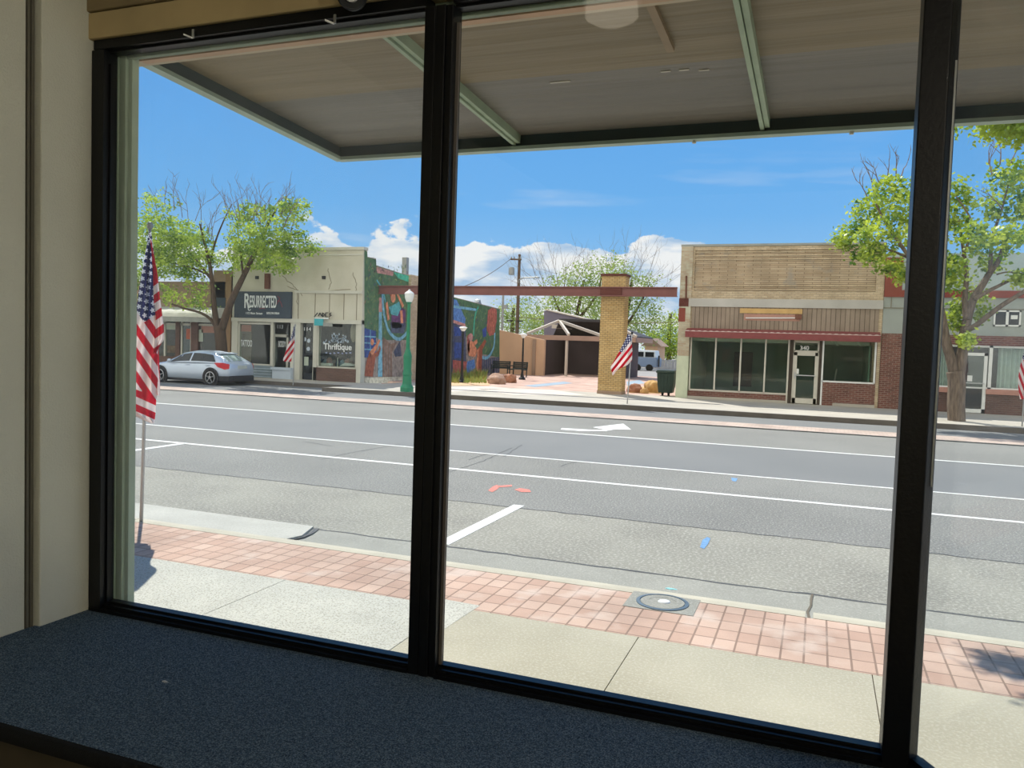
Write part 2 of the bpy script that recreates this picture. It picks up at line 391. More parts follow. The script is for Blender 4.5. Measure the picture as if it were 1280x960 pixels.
def flag_mat():
    """stripes, canton and stars laid out in the cloth's own UVs (u along the fly, v down the hoist)"""
    m, nt, out = new_mat('flag_cloth'); L = nt.links
    uv = N(nt, 'UVMap'); s = N(nt, 'SeparateXYZ'); L.new(uv.outputs[0], s.inputs[0])
    U, V = s.outputs['X'], s.outputs['Y']
    def mth(op, a, b=None, c=None):
        n = N(nt, 'Math', operation=op)
        for i, k in enumerate((a, b, c)):
            if k is None: continue
            if isinstance(k, (int, float)): n.inputs[i].default_value = k
            else: L.new(k, n.inputs[i])
        return n.outputs[0]
    st = mth('MODULO', mth('FLOOR', mth('MULTIPLY', V, 13.0)), 2.0)     # 0 red, 1 white
    cant = mth('MULTIPLY', mth('LESS_THAN', U, .4), mth('LESS_THAN', V, 7/13))
    a = mth('MULTIPLY', U, 12/.4); b = mth('MULTIPLY', V, 10/(7/13))
    ra, rb = mth('ROUND', a), mth('ROUND', b)
    par = mth('MODULO', mth('ADD', ra, rb), 2.0)
    dx = mth('MULTIPLY', mth('SUBTRACT', a, ra), .4/12*1.9); dy = mth('MULTIPLY', mth('SUBTRACT', b, rb), (7/13)/10)
    rad = mth('SQRT', mth('ADD', mth('MULTIPLY', dx, dx), mth('MULTIPLY', dy, dy)))
    ang = mth('ARCTAN2', dx, mth('MULTIPLY', dy, -1.0))
    k = mth('ABSOLUTE', mth('SUBTRACT', mth('FRACT', mth('ADD', mth('MULTIPLY', ang, 5/(2*PI)), 10.5)), .5))   # 0 at a tip
    lim = mth('SUBTRACT', .034, mth('MULTIPLY', k, .040))
    star = mth('MULTIPLY', mth('LESS_THAN', rad, lim), mth('LESS_THAN', par, .5))
    c1 = N(nt, 'MixRGB'); c1.inputs['Color1'].default_value = lin((196, 26, 48)); c1.inputs['Color2'].default_value = lin((236, 226, 222)); L.new(st, c1.inputs['Fac'])
    c2 = N(nt, 'MixRGB'); c2.inputs['Color1'].default_value = lin((44, 48, 96)); c2.inputs['Color2'].default_value = lin((228, 230, 236)); L.new(star, c2.inputs['Fac'])
    c3 = N(nt, 'MixRGB'); L.new(cant, c3.inputs['Fac']); L.new(c1.outputs[0], c3.inputs['Color1']); L.new(c2.outputs[0], c3.inputs['Color2'])
    d = N(nt, 'BsdfDiffuse'); t = N(nt, 'BsdfTranslucent'); mx = N(nt, 'MixShader'); mx.inputs['Fac'].default_value = .4
    L.new(c3.outputs[0], d.inputs['Color']); L.new(c3.outputs[0], t.inputs['Color'])
    L.new(d.outputs[0], mx.inputs[1]); L.new(t.outputs[0], mx.inputs[2]); L.new(mx.outputs[0], out.inputs['Surface'])
    return m
m_flag = flag_mat()

def glow(name, c, strength):
    m, nt, out = new_mat(name); e = N(nt, 'Emission'); e.inputs['Color'].default_value = lin(c); e.inputs['Strength'].default_value = strength
    nt.links.new(e.outputs[0], out.inputs['Surface']); return m
m_lampglow = glow('lamp_diffuser_glow', (255, 240, 214), 2.2)
m_darkkerb = mat('shaded_kerb', (96, 90, 84), .9, .15, 2)  # shade of the kerb face put into a darker concrete colour
# ---------------------------------------------------------------- the shop interior
S = lambda name, mb, m, **k: struct(mb.build(name, m, **k))
S('wall_left', MB().box(-3.45, -3.17, -4.5, 2.47, .3, 3.9), m_wall_in)
pr = S('trim_1', MB().box(-3.45, -3.13, 2.512, 2.79, .3, 3.9), m_wall_in, bevel=.006)
pr['label'] = 'painted pier beside the left end of the window'
st = MB().box(-3.45, -3.185, 2.47, 2.512, .3, 3.9).box(-3.3, -3.165, 2.476, 2.487, .3, 3.9).box(-3.3, -3.165, 2.494, 2.508, .3, 3.9)
S('trim_2', st, m_trim_in)
S('wall_back', MB().box(-3.45, 3.4, -4.7, -4.5, .3, 3.9), m_wall_in)
S('wall_right', MB().box(3.2, 3.4, -4.5, 1.2, .3, 3.9), m_wall_in)
S('ceiling', MB().box(-3.45, 3.4, -4.7, 2.95, 3.9, 4.05), m_ceiling)
S('floor', MB().box(-3.45, 3.4, -4.7, 1.78, .1, .3), m_floor_in)
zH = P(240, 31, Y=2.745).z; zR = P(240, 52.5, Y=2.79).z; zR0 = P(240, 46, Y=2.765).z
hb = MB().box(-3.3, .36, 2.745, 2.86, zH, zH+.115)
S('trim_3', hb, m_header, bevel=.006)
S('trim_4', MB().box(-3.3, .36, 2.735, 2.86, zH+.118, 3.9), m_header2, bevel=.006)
# carpeted display platform
D3 = Vector((.49, -.87, 0)).normalized(); W3 = Vector((.335, 2.80, 0))
def w3(t, z): p = W3+D3*t; return Vector((p.x, p.y, z))
pe = w3(1.08, 0)
pl = thing('display_platform', 'low window platform covered in dark blue-grey carpet', 'platform', (-1.5, 1.8, .3), kind='structure')
MB().prism([(-3.16, 1.84, .60), (pe.x, 1.84, .60), w3(.04, .60), (.33, 2.77, .60), (-3.16, 2.77, .60)], (0, 0, .097)).build('carpet', m_carpet, pl)
sec = []
for X in (-3.16, pe.x):
    sec.append([(X, 1.845, .697), (X, 1.825, .692), (X, 1.812, .676), (X, 1.808, .655), (X, 1.845, .655)])
MB().loft(sec).build('nosing', m_nosing, pl, smooth=True)
MB().box(-3.16, pe.x, 1.83, 1.86, .3, .66).build('front_panel', m_panel, pl)
tag(MB().rock((-2.22, 2.30, .700), (.016, .006, .003), 3, .5, 2).build('lint', m_lint), 'small white scrap of lint on the dark carpet', 'lint')
# windows
def struct_empty(name, label): return thing(name, label, 'window', (0, 0, 0), kind='structure')
w1 = thing('window_1', 'left shop window pane in a black frame', 'window', (-2.2, 2.8, .7), kind='structure')
w2 = thing('window_2', 'wide middle shop window pane between two black mullions', 'window', (-.5, 2.8, .7), kind='structure')
w3o = thing('window_3', 'angled right shop window pane beyond the corner post', 'window', (.6, 2.4, .7), kind='structure')
MB().box(-3.125, -3.055, 2.76, 2.835, .69, 3.256).box(-3.055, -3.045, 2.79, 2.82, .735, 3.2).build('jamb', m_black, w1)
ZG = zR+.02
def rails(w, x0, x1):
    mb = MB().box(x0, x1, 2.755, 2.86, .69, .712).box(x0, x1, 2.775, 2.86, .712, .728).box(x0, x1, 2.80, 2.84, .728, .738)
    mb.build('sill_rail', m_black, w)
    mb = MB().box(x0, x1, 2.765, 2.86, zR0, zH).box(x0, x1, 2.79, 2.84, zR, zR0+.002)
    mb.build('head_rail', m_black, w)
rails(w1, -3.12, -1.45); rails(w2, -1.335, .25)
MB().box(-3.09, -1.42, 2.815, 2.822, .73, ZG).build('glass_pane', m_pane_hazy, w1)
MB().box(-1.36, .27, 2.815, 2.822, .73, ZG).build('glass_pane', m_pane, w2)
MB().box(-1.4495, -1.405, 2.76, 2.85, .69, 3.256).box(-1.402, -1.362, 2.757, 2.85, .69, 3.256).box(-1.362, -1.334, 2.765, 2.846, .69, 3.256).box(-1.406, -1.362, 2.775, 2.85, .69, 3.256).build('mullion', m_black, w2, bevel=.003)
MB().box(-1.334, -1.322, 2.80, 2.812, .735, 3.2).build('glazing_stop', mat('glazing_stop_bronze', (96, 90, 84), .4, .1, 6), w2)
MB().prism([(.245, 2.755, .69), (.322, 2.755, .69), (.352, 2.80, .69), (.335, 2.87, .69), (.245, 2.87, .69)], (0, 0, 2.7)).build('corner_post', m_black, w3o, bevel=.004)
mb = MB().bar(w3(.0, .708), w3(1.1, .708), .075, .036).bar(w3(.0, .728), w3(1.1, .728), .035, .02)
mb.build('sill_rail', m_black, w3o)
MB().bar(w3(0, 3.235), w3(1.1, 3.235), .08, .06).build('head_rail', m_black, w3o)
MB().bar(w3(.0, 1.97), w3(1.1, 1.97), .006, 2.5).build('glass_pane', m_pane_hazy, w3o)
MB().bar(w3(.012, 1.6), w3(.012, 2.9), .012, .012).build('glazing_stop', m_steel, w3o)
MB().bar(w3(1.09, .69), w3(1.09, 3.26), .08, .08).build('far_post', m_black, w3o)
# street front of our own building
e3 = w3(1.1, 0)
S('wall_front', MB().box(-14, -3.13, 2.79, 2.99, 0, 6.2).box(-3.13, .36, 2.86, 2.99, 3.256, 6.2).box(.36, 9, 2.86, 2.99, 3.9, 6.2)
  .bar(w3(-.02, 3.6), w3(1.2, 3.6), .12, .68).bar(w3(0, .42), w3(1.1, .42), .1, .54)
  .box(-3.13, .33, 2.775, 2.86, .1, .69).box(e3.x, 3.4, e3.y-.1, e3.y, .1, 3.9).box(3.2, 3.4, e3.y, 2.99, .1, 3.9).box(3.4, 9, 2.79, 2.99, .1, 6.2), m_ourwall)
S('roof_slab', MB().box(-14, 9, -4.7, 2.9, 6.0, 6.2), m_ourwall)
xg = [P(150, 400, Y=2.86).x, P(158, 400, Y=2.86).x, P(167, 400, Y=2.88).x]
S('trim_5', MB().box(-3.13, xg[0], 2.84, 2.86, .70, 3.26).box(xg[0], xg[1], 2.845, 2.875, .70, 3.26).box(xg[1], xg[2], 2.86, 2.90, .70, 3.3), m_greenjamb, bevel=.003)
zg = [P(240, y, Y=2.86).z for y in (50, 65)]; zp = [P(240, y, Y=2.93).z for y in (66.5, 72)]
S('trim_6', MB().box(xg[2]-.02, .30, 2.845, 2.875, zg[1], zg[0]+.03), m_greenframe, bevel=.003)
S('trim_7', MB().box(xg[2], 6, 2.90, 2.94, zp[1], zp[0]), m_pinktrim)
S('trim_8', MB().box(xg[2], 6, 2.86, 2.93, zp[0], 3.5), m_soffit1)
# canopy over the sidewalk
def zs(Y): return 3.45-.05*(Y-2.9)
cn = thing('street_canopy', 'flat canopy over the sidewalk, green ribs and two-tone soffit', 'canopy', (-3.25, 2.9, 3.4), kind='structure')
def slab(x0, x1, y0, y1, t=.05):
    return [(x0, y0, zs(y0)), (x1, y0, zs(y0)), (x1, y1, zs(y1)), (x0, y1, zs(y1))], (0, 0, t)
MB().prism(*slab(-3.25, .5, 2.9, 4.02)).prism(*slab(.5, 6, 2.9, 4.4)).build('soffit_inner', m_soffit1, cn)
MB().prism(*slab(-3.25, .5, 4.02, 4.95)).prism(*slab(.5, 6, 4.4, 4.95)).build('soffit_outer', m_soffit2, cn)  # soffit split into a brown inner and a grey outer zone
MB().prism([(-3.27, 2.9, zs(2.9)+.05), (6, 2.9, zs(2.9)+.05), (6, 4.99, zs(4.99)+.05), (-3.27, 4.99, zs(4.99)+.05)], (0, 0, .08)).build('deck', m_ourwall, cn)
MB().bar((-3.25, 4.95, zs(4.95)+.01), (6, 4.95, zs(4.95)+.01), .03, .17).build('front_fascia', m_greendark, cn)
MB().bar((-3.25, 4.945, zs(4.95)-.083), (6, 4.945, zs(4.95)-.083), .07, .022).build('front_lip', m_lip, cn)
MB().bar((-3.25, 2.9, zs(2.9)+.01), (-3.25, 4.96, zs(4.96)+.01), .03, .17).build('end_fascia', m_greendark, cn)
MB().bar((-3.245, 2.9, zs(2.9)-.083), (-3.245, 4.96, zs(4.96)-.083), .06, .022).build('end_lip', m_lip, cn)
for X in (-1.9, -.36, 1.2, 2.75, 4.3):
    MB().bar((X-.012, 2.95, zs(2.95)-.03), (X-.012, 4.93, zs(4.93)-.03), .022, .07).bar((X+.016, 2.95, zs(2.95)-.026), (X+.016, 4.93, zs(4.93)-.026), .026, .055).build('rib', m_rib, cn)
MB().bar((-.72, 3.12, zs(3.12)-.012), (-.715, 3.82, zs(3.82)-.012), .035, .024).build('batten', m_batten, cn)
rr = random.Random(3)
for (x, y) in ((700, 103), (855, 88), (880, 88), (832, 90)):
    p = P(x, y, z=3.385); w = .05 if x > 720 else .11
    MB().box(p.x-w/2, p.x+w/2, p.y-.006, p.y+.008, zs(p.y)-.004, zs(p.y)).build('peeling_patch', m_offwhite, cn)
# frosted ceiling drums (nearest mirrored in the middle pane; other two unseen, added for fill)
for i, (lx, ly, pw) in enumerate(((-1.15, 1.27, 0), (2.4, .3, 1), (2.4, -2.6, 1))):
    cl_ = thing('ceiling_lamp', ['frosted ceiling lamp nearest the display window', 'added ceiling fill lamp beside the shop entrance', 'added ceiling fill lamp towards the back of the shop'][i], 'ceiling lamp', (lx, ly, 3.9), 'ceiling lamps in the shop')
    MB().lathe([(.16, 3.9), (.16, 3.87)], (lx, ly, 0), 24).build('base_plate', m_white, cl_)
    MB().lathe([(.14, 3.87), (.145, 3.80), (.10, 3.775)], (lx, ly, 0), 24).build('diffuser', m_lampglow, cl_)
    if not pw: continue
    ld = bpy.data.lights.new('lamp', 'POINT'); ld.energy = LAMP_W; ld.color = (1, .93, .80); ld.shadow_soft_size = .15
    lo = bpy.data.objects.new('lamp', ld); C.objects.link(lo); lo.location = (0, 0, -.30); lo.parent = cl_
# unseen slab added to keep direct sun out of the left pane
S('sun_blocker', MB().box(-9.5, -3.4, 2.99, 5.1, 4.25, 4.4), m_soffit1)
# bolts along the canopy lip
for (x, y) in ((868, 172), (1065, 157)):
    p = P(x, y, Y=4.95); MB().lathe([(.012, -.02), (.012, 0)], (p.x, 4.95, zs(4.95)-.09), 8).build('bolt', m_offwhite, cn)
# spot fitting and clips at the window head
c = P(440, -6.5, Y=2.70)
sp = thing('spotlight', 'round black fitting with white centre on the beige header', 'light fixture', (c.x, c.y, c.z))
def disc(c, n, prof, seg=28):
    n = Vector(n).normalized(); a = n.orthogonal().normalized(); b = n.cross(a); vs = []
    for (r, h) in prof:
        for j in range(seg): t = 2*PI*j/seg; vs.append(Vector(c)+a*r*math.cos(t)+b*r*math.sin(t)+n*h)
    k = len(prof)
    return vs, [(i*seg+j, i*seg+(j+1) % seg, (i+1)*seg+(j+1) % seg, (i+1)*seg+j) for i in range(k-1) for j in range(seg)]+[tuple(range(seg-1, -1, -1)), tuple(range((k-1)*seg, k*seg))]
nv = (CAM-c).normalized()
nv = Vector((nv.x*.6, nv.y, nv.z*.6)).normalized()
MB().add(*disc(c, nv, [(.045, -.03), (.056, -.02), (.057, .012), (.05, .02), (.032, .02), (.03, .008)])).build('housing', m_bkmetal, sp, smooth=False)
MB().add(*disc(c, nv, [(.030, .006), (.027, .016), (.012, .022)])).build('lamp_face', m_white, sp)
for i, (x, y) in enumerate(((241, 44), (418, 26))):
    p = P(x, y, Y=2.755)
    h = thing('clip', ['small white clip on the window head near the left corner', 'small white clip on the window head below the round black fitting'][i], 'clip', (p.x, p.y, p.z), 'clips on the window head')
    MB().box(p.x-.003, p.x+.007, 2.752, 2.757, p.z-.012, p.z+.024).build('tab', m_steel, h)
    MB().bar((p.x, 2.752, p.z-.012), (p.x-.030, 2.735, p.z-.001), .012, .004).build('arm', m_white, h)
# ---------------------------------------------------------------- the street
def gslab(mb, x0, x1, y0, y1, z0, z1, m=0): return mb.box(x0, x1, y0, y1, z0, z1, m)
road = thing('road', 'wide grey asphalt street with white lane lines', 'road', (0, 14, 0), kind='structure')
MB().box(-90, 60, 11.47, 13.38, -.3, 0).build('bike_lane_asphalt', m_asphalt, road)
MB().box(-90, 60, 13.38, 17.58, -.3, 0).build('travel_lane_asphalt', m_asphalt2, road)
MB().box(-90, 60, 17.58, 21.8, -.3, 0).build('far_lane_asphalt', m_asphalt, road)
MB().box(-90, 60, 9.15, 11.47, -.3, 0).build('edge_lane_asphalt', m_asphalt, road)
MB().box(-90, 60, 7.05, 9.15, -.3, 0).build('parking_bay_asphalt', m_asphalt3, road)
def strip(x0, x1, y, w, name='lane_line', m=None, h=.004):
    return MB().box(x0, x1, y-w/2, y+w/2, -.002, h).build(name, m or m_linepaint, road)
strip(-90, 60, 11.47, .11); strip(-90, 60, 13.38, .075); strip(-90, 60, 17.58, .11)
MB().box(-3.46, -3.32, 7.12, 9.3, -.002, .004).build('stall_line', m_linepaint, road)
MB().box(-10.75, -10.62, 7.12, 11.45, -.002, .004).build('stall_line', m_linepaint, road)
def wavy(pts, w, name, m, seed=0, h=.003):
    r = random.Random(seed); q = []
    for i in range(len(pts)-1):
        a, b = Vector(pts[i]), Vector(pts[i+1]); k = max(2, int((b-a).length/.18))
        for j in range(k): q.append(a.lerp(b, j/k)+Vector((r.uniform(-.02, .02), r.uniform(-.02, .02), 0)))
    q.append(Vector(pts[-1])); vs = []; fs = []
    for i, p in enumerate(q):
        d = (q[min(i+1, len(q)-1)]-q[max(i-1, 0)]); n = Vector((-d.y, d.x, 0)).normalized()*(w*(.5+r.random()*.5))
        vs += [p+n+Vector((0, 0, h)), p-n+Vector((0, 0, h))]
    fs = [(2*i, 2*i+1, 2*i+3, 2*i+2) for i in range(len(q)-1)]
    return MB().add(vs, fs).build(name, m, road)
wavy([(-60, 9.13, 0), (-20, 9.17, 0), (20, 9.12, 0)], .014, 'pavement_seam', m_seam, 1)
for i, pts in enumerate(([(560, 590), (600, 578), (640, 560)], [(630, 571), (652, 556)], [(700, 583), (722, 577)], [(400, 574), (440, 566), (500, 555)], [(585, 575), (615, 566)], [(415, 558), (380, 552)])):
    wavy([tuple(P(x, y, z=0)) for x, y in pts], .012, 'crack', m_seam, 20+i)
def spray(pts, name, m): MB().poly([tuple(P(x, y, z=.004)) for x, y in pts]).build(name, m, road)
spray([(610, 613), (616, 608), (621, 606), (625, 608), (621, 612), (615, 615)], 'red_paint_mark', m_redspray)
spray([(643, 612), (650, 610), (662, 612), (664, 615), (652, 615)], 'red_paint_mark', m_redspray)
spray([(622, 607), (640, 606), (640, 608), (624, 609)], 'red_paint_mark', m_redspray)
spray([(875, 684), (878, 675), (884, 671), (888, 673), (885, 680), (880, 686)], 'blue_paint_mark', m_bluespray)
spray([(914, 597), (922, 598), (920, 602), (915, 601)], 'blue_paint_mark', m_bluespray)
# turn arrow in the far lane
MB().poly([tuple(P(x, y, z=.005)) for x, y in ((702, 535), (740, 537.2), (758, 537.5), (741, 534), (779, 529.5), (789, 537), (770, 536.5), (757, 538.8), (728, 539), (701, 537))]).build('turn_arrow', m_linepaint, road)
# near kerb and sidewalk
S('gutter', MB().prism([(-60, 6.12, -.1), (-60, 7.06, -.1), (-60, 7.06, .004), (-60, 6.12, .03)], (100, 0, 0)), m_gutter)
wavy([(-40, 7.06, .004), (-5.6, 7.05, .004), (30, 7.06, .004)], .022, 'gutter_edge', m_seam, 5)
ck = P(1012, 752, z=.02)
wavy([(ck.x, 6.13, .03), (ck.x+.02, 7.05, .008)], .012, 'gutter_crack', m_gap, 6)
lump = P(398, 664, z=.02)
S('gutter_ramp', MB().prism([(-60, 6.13, .032), (lump.x-.08, 6.13, .032), (lump.x+.02, 6.62, .024), (lump.x-.16, 7.07, .004), (-60, 7.07, .004)], (0, 0, .022)), m_ramp)
wavy([(lump.x-.02, 6.42, .03), (lump.x+.05, 6.62, .03), (lump.x-.1, 7.05, .01)], .03, 'ramp_edge', m_seam, 9)
prof = [(5.955, -.1), (5.955, .150), (6.02, .155), (6.09, .150), (6.125, .12), (6.14, .03), (6.14, -.1)]
kb = []; xs = [-60, -9.3, -6.2, -3.1, ck.x-.02, ck.x+.02, 3, 6, 40]
mbk = MB()
for a, b in zip(xs[:-1], xs[1:]):
    if b-a < .1: continue
    mbk.loft([[(a+.006, y, z) for y, z in prof], [(b-.006, y, z) for y, z in prof]])
S('kerb', mbk, m_curb, smooth=False)
S('paver_strip', MB().box(-60, 40, 5.05, 5.945, -.1, .15), m_paver)
S('kerb_joint', MB().box(-60, 40, 5.94, 5.96, -.1, .144), m_gap)
# concrete slabs with open joints
def jx(a, b):  # joint running across the sidewalk
    p, q = P(*a, z=.15), P(*b, z=.15); return (p.x+q.x)/2
j1, j2, j3 = jx((249, 770.7), (365.6, 721)), jx((784, 818.4), (803, 788.8)), jx((1089, 836), (1103, 921))
j0 = P(520, 790, z=.15).x
S('sidewalk_bed', MB().box(-60, 40, 1.3, 5.05, -.2, .138), m_gap)
mb = MB(); cuts = [-60, j1-1.6, j1, j0]
for a, b in zip(cuts[:-1], cuts[1:]): mb.box(a+.003, b-.003, 1.3, 5.047, 0, .15)
S('sidewalk_aggregate', mb, m_aggr)
mb = MB(); cuts = [j0, j2, j3, j3+1.55, j3+3.1, 40]
for a, b in zip(cuts[:-1], cuts[1:]): mb.box(a+.003, b-.003, 1.3, 5.047, 0, .15)
S('sidewalk_concrete', mb, m_conc)
pt = [P(x, y, z=.1515) for x, y in ((556, 749), (600, 757), (575, 773), (553, 788))]
S('sidewalk_patch', MB().poly([tuple(p) for p in pt]), m_aggr)
# water-meter cover
c = P(828, 753.5, z=.15)
mc = thing('utility_cover', 'round metal utility cover in a concrete collar in the pavers', 'utility cover', (c.x, c.y, .15))
MB().box(c.x-.25, c.x+.25, c.y-.20, c.y+.2, .12, .153).build('collar', m_gutter, mc)
MB().lathe([(.19, .0), (.19, .006), (.165, .008), (.165, .003)], (c.x, c.y, .152), 36).build('ring', mat('blue_grey_iron', (96, 112, 122), .5, .1, 8, metal=.3), mc)
MB().lathe([(.16, .0), (.158, .007), (.10, .009), (.1, .0075), (.05, .0075)], (c.x, c.y, .152), 36).build('lid', m_gutter, mc)
MB().lathe([(.046, .008), (.04, .014), (.02, .016)], (c.x+.012, c.y, .152), 20).build('cap', m_white, mc)
p = P(839, 736.5, z=.155)
tag(MB().rock((p.x, p.y, .157), (.045, .02, .006), 2, .4, 2).build('paint_blob', mat('pale_cyan_paint', (158, 222, 222), .7, .1, 8)), 'pale cyan paint blob on the kerb edge', 'paint mark')
# far side of the street
S('far_paver_band', MB().box(-90, 60, 21.8, 23.05, -.2, .02), m_pinkstrip)
S('far_paver_edge', MB().box(-90, 60, 21.72, 21.8, -.2, .024), m_seam)
S('far_bay', MB().box(-90, 60, 23.05, 27.4, -.2, .005), m_asphalt2)
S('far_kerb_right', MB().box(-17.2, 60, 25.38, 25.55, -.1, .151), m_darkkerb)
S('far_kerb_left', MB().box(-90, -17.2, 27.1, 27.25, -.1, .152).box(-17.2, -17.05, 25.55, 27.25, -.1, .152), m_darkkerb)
S('far_sidewalk_right', MB().box(-17.05, 60, 25.55, 31.6, -.1, .15), m_farconc)
S('far_sidewalk_left', MB().box(-90, -17.05, 27.25, 29.6, -.1, .15), m_farconc)
S('plaza_paving', MB().box(-18.3, -5.0, 31.6, 52.5, -.1, .15), m_plaza)
mb = MB()
for pts in (((595, 486), (690, 487), (735, 494), (640, 494)), ((560, 484), (610, 483), (640, 486), (560, 490))):
    mb.prism([tuple(P(x, y, z=.151)) for x, y in pts], (0, 0, .004))
S('plaza_light_band', mb, m_plazalight)
mb = MB()
for pts in (((655, 482), (705, 477), (716, 479), (668, 484)), ((783, 477), (800, 475), (806, 479), (784, 482))):
    mb.prism([tuple(P(x, y, z=.152)) for x, y in pts], (0, 0, .004))
S('plaza_blue_band', mb, m_bluefloor)
S('ground', MB().box(-400, 300, 52.5, 420, -.2, .14).box(-400, -26, 29.6, 52.5, -.2, .1).box(-5.0, 300, 45, 52.5, -.2, .1), m_farground)
# ================================================================ right: tan brick shop (front at Y = YR)
YR = 31.14
def room(parent, x0, x1, y0, y1, z0, z1, mback, mside=None, mfl=None):
    """shell of a shop interior seen through its glass"""
    MB().box(x0, x1, y1, y1+.15, z0, z1).build('back_wall', mback, parent)
    MB().box(x0-.1, x0, y0, y1, z0, z1).build('side_wall', mside or mback, parent); MB().box(x1, x1+.1, y0, y1, z0, z1).build('side_wall', mside or mback, parent)
    MB().box(x0, x1, y0, y1, z0-.1, z0).build('interior_floor', mfl or m_interior, parent)
    MB().box(x0, x1, y0, y1, z1, z1+.1).build('interior_ceiling', m_inwhite, parent)
xl, xr = P(848.5, 400, Y=YR).x, P(1103, 400, Y=YR).x
ztop = P(950, 304.5, Y=YR).z
zc1, zc0 = P(960, 374, Y=YR).z, P(960, 384.5, Y=YR).z
zaw1, zaw0 = P(980, 416.5, Y=YR-.45).z, P(980, 424.5, Y=YR-.45).z
rb = thing('brick_shop', 'empty tan brick shop with a red metal awning and glass storefront', 'building', (0, YR, .15))
xp = P(863, 400, Y=YR).x                       # inner edge of the left pier
D_ = 14
# main walls: upper front, right pier, sides, back, roof
xr2 = P(1096, 450, Y=YR).x
MB().box(xp, xr, YR, YR+.35, zaw0, zc0+.02).box(xr2, xr, YR, YR+.35, .1, zaw0).box(xr-.3, xr, YR+.35, YR+D_, .1, ztop-.4).box(xl, xr, YR+D_, YR+D_+.3, .1, ztop-.4).build('wall', m_tanbrick, rb)
x0, x1, z0, z1 = rect(868, 312, 1096, 364, YR)
MB().box(xp, xr, YR+.06, YR+.35, zc1, ztop-.06).build('panel_wall', m_tanbrick2, rb)
MB().box(xp, xr, YR, YR+.07, z1, ztop-.06).box(xp, xr, YR, YR+.07, zc1, z0).box(xp, x0, YR, YR+.07, z0, z1).box(x1, xr, YR, YR+.07, z0, z1).build('panel_surround', m_tanbrick, rb)
for zz in (z1-.06, z1-.2, z1-.34, z0+.05, z0+.2):
    MB().box(x0, x1, YR+.03, YR+.07, zz-.02, zz+.02).build('corbel_course', m_tanbrick, rb)
MB().box(xl-.02, xr, YR-.04, YR+.4, ztop-.08, ztop).build('coping', m_greyboard, rb)
MB().box(xl, xr, YR+.35, YR+D_, ztop-.5, ztop-.4).build('roof', m_farground, rb)
# left pier, whitewashed, pale green at the foot, one red painted band
zm = P(855, 445, Y=YR).z; zr0, zr1 = P(852, 402, Y=YR).z, P(852, 385, Y=YR).z
MB().box(xl, xp, YR-.06, YR+.4, zm, ztop-.08).box(xl, xl+.3, YR+.4, YR+D_, zm-.6, ztop-.4).build('pier', m_pierbrick, rb)
MB().box(xl-.005, xp+.002, YR-.066, YR+.4, .1, zm).box(xl-.005, xl+.3, YR+.4, YR+D_, .1, zm-.6).build('pier_base', m_palepaint, rb)
MB().box(xl-.005, P(857, 390, Y=YR).x, YR-.072, YR+.1, zr0, zr1).build('red_patch', m_redpaint, rb)
MB().box(xl-.008, P(861, 380, Y=YR).x, YR-.08, YR+.1, zc0, zc1).build('dark_patch', m_capred, rb)
MB().tube([(P(858.5, 345, Y=YR).x, YR-.1, P(858, 345, Y=YR).z), (P(858, 374, Y=YR).x, YR-.1, P(858, 374, Y=YR).z)], .03, 8).build('conduit', m_brownpost, rb)
MB().box(P(861, 380, Y=YR).x, xr, YR-.07, YR+.02, zc0, zc1).build('stone_band', m_stone, rb)
# board siding between band and awning
MB().box(xp+.05, xr-.12, YR-.03, YR+.01, zaw0, zc0).build('board_siding', m_siding, rb)
x0, x1, z0, z1 = rect(925, 386, 1003, 392, YR); MB().box(x0, x1, YR-.05, YR-.02, z0, z1).build('plywood_strip', m_ply, rb)
x0, x1, z0, z1 = rect(930, 393, 1000, 401, YR); MB().box(x0, x1, YR-.042, YR-.02, z0, z1).build('faded_patch', m_pinkpatch, rb)
MB().tube([P(932, 397.5, Y=YR-.08), P(994, 397.5, Y=YR-.08)], .02, 8).build('light_tube', m_milk, rb)
x0, x1, z0, z1 = rect(994, 393, 1002, 399, YR-.08); MB().box(x0, x1, YR-.12, YR-.03, z0, z1).build('light_bracket', m_brownpost, rb)
# awning
xa0, xa1 = P(856.5, 418, Y=YR-.45).x, P(1101, 420, Y=YR-.45).x
mb = MB().box(xa0, xa1, YR-.47, YR-.43, zaw0, zaw1); mb.prism([(xa0, YR-.45, zaw1-.03), (xa0, YR-.0, zaw1+.10), (xa0, YR-.0, zaw1+.13), (xa0, YR-.45, zaw1)], (xa1-xa0, 0, 0))
mb.build('awning', m_awnred, rb)
k = 124; up_ = [(xa0+(xa1-xa0)*i/k, YR-.475, zaw1+(.024 if i % 4 in (1, 2) else .004)) for i in range(k+1)]
mb = MB().prism([(xa0, YR-.475, zaw1-.008)]+up_+[(xa1, YR-.475, zaw1-.008)], (0, .07, 0))
mb.build('awning_edge', m_awntop, rb)
# left storefront glazing
gx = [P(x, 457, Y=YR).x for x in (862.5, 893.5, 925, 956, 985)]
zb = P(925, 490, Y=YR).z; zt = zaw0+.02
mb = MB()
for x in gx: mb.box(x-.028, x+.028, YR+.05, YR+.13, zb, zt)
mb.box(gx[0], gx[-1], YR+.05, YR+.13, zb-.03, zb+.03); mb.box(gx[-1]-.03, gx[-1]+.03, YR+.04, YR+.14, .15, zt)
mb.build('storefront_frame', m_offwhite, rb)
MB().box(gx[0], gx[-1], YR+.085, YR+.095, zb, zt).build('storefront_glass', m_shopglass, rb)
MB().box(xp, gx[-1]-.03, YR+.02, YR+.3, .1, zb-.03).build('bulkhead', m_redbrick, rb)
MB().box(xp, gx[-1]-.03, YR-.03, YR+.06, .1, .24).build('bulkhead_kerb', m_farconc, rb)
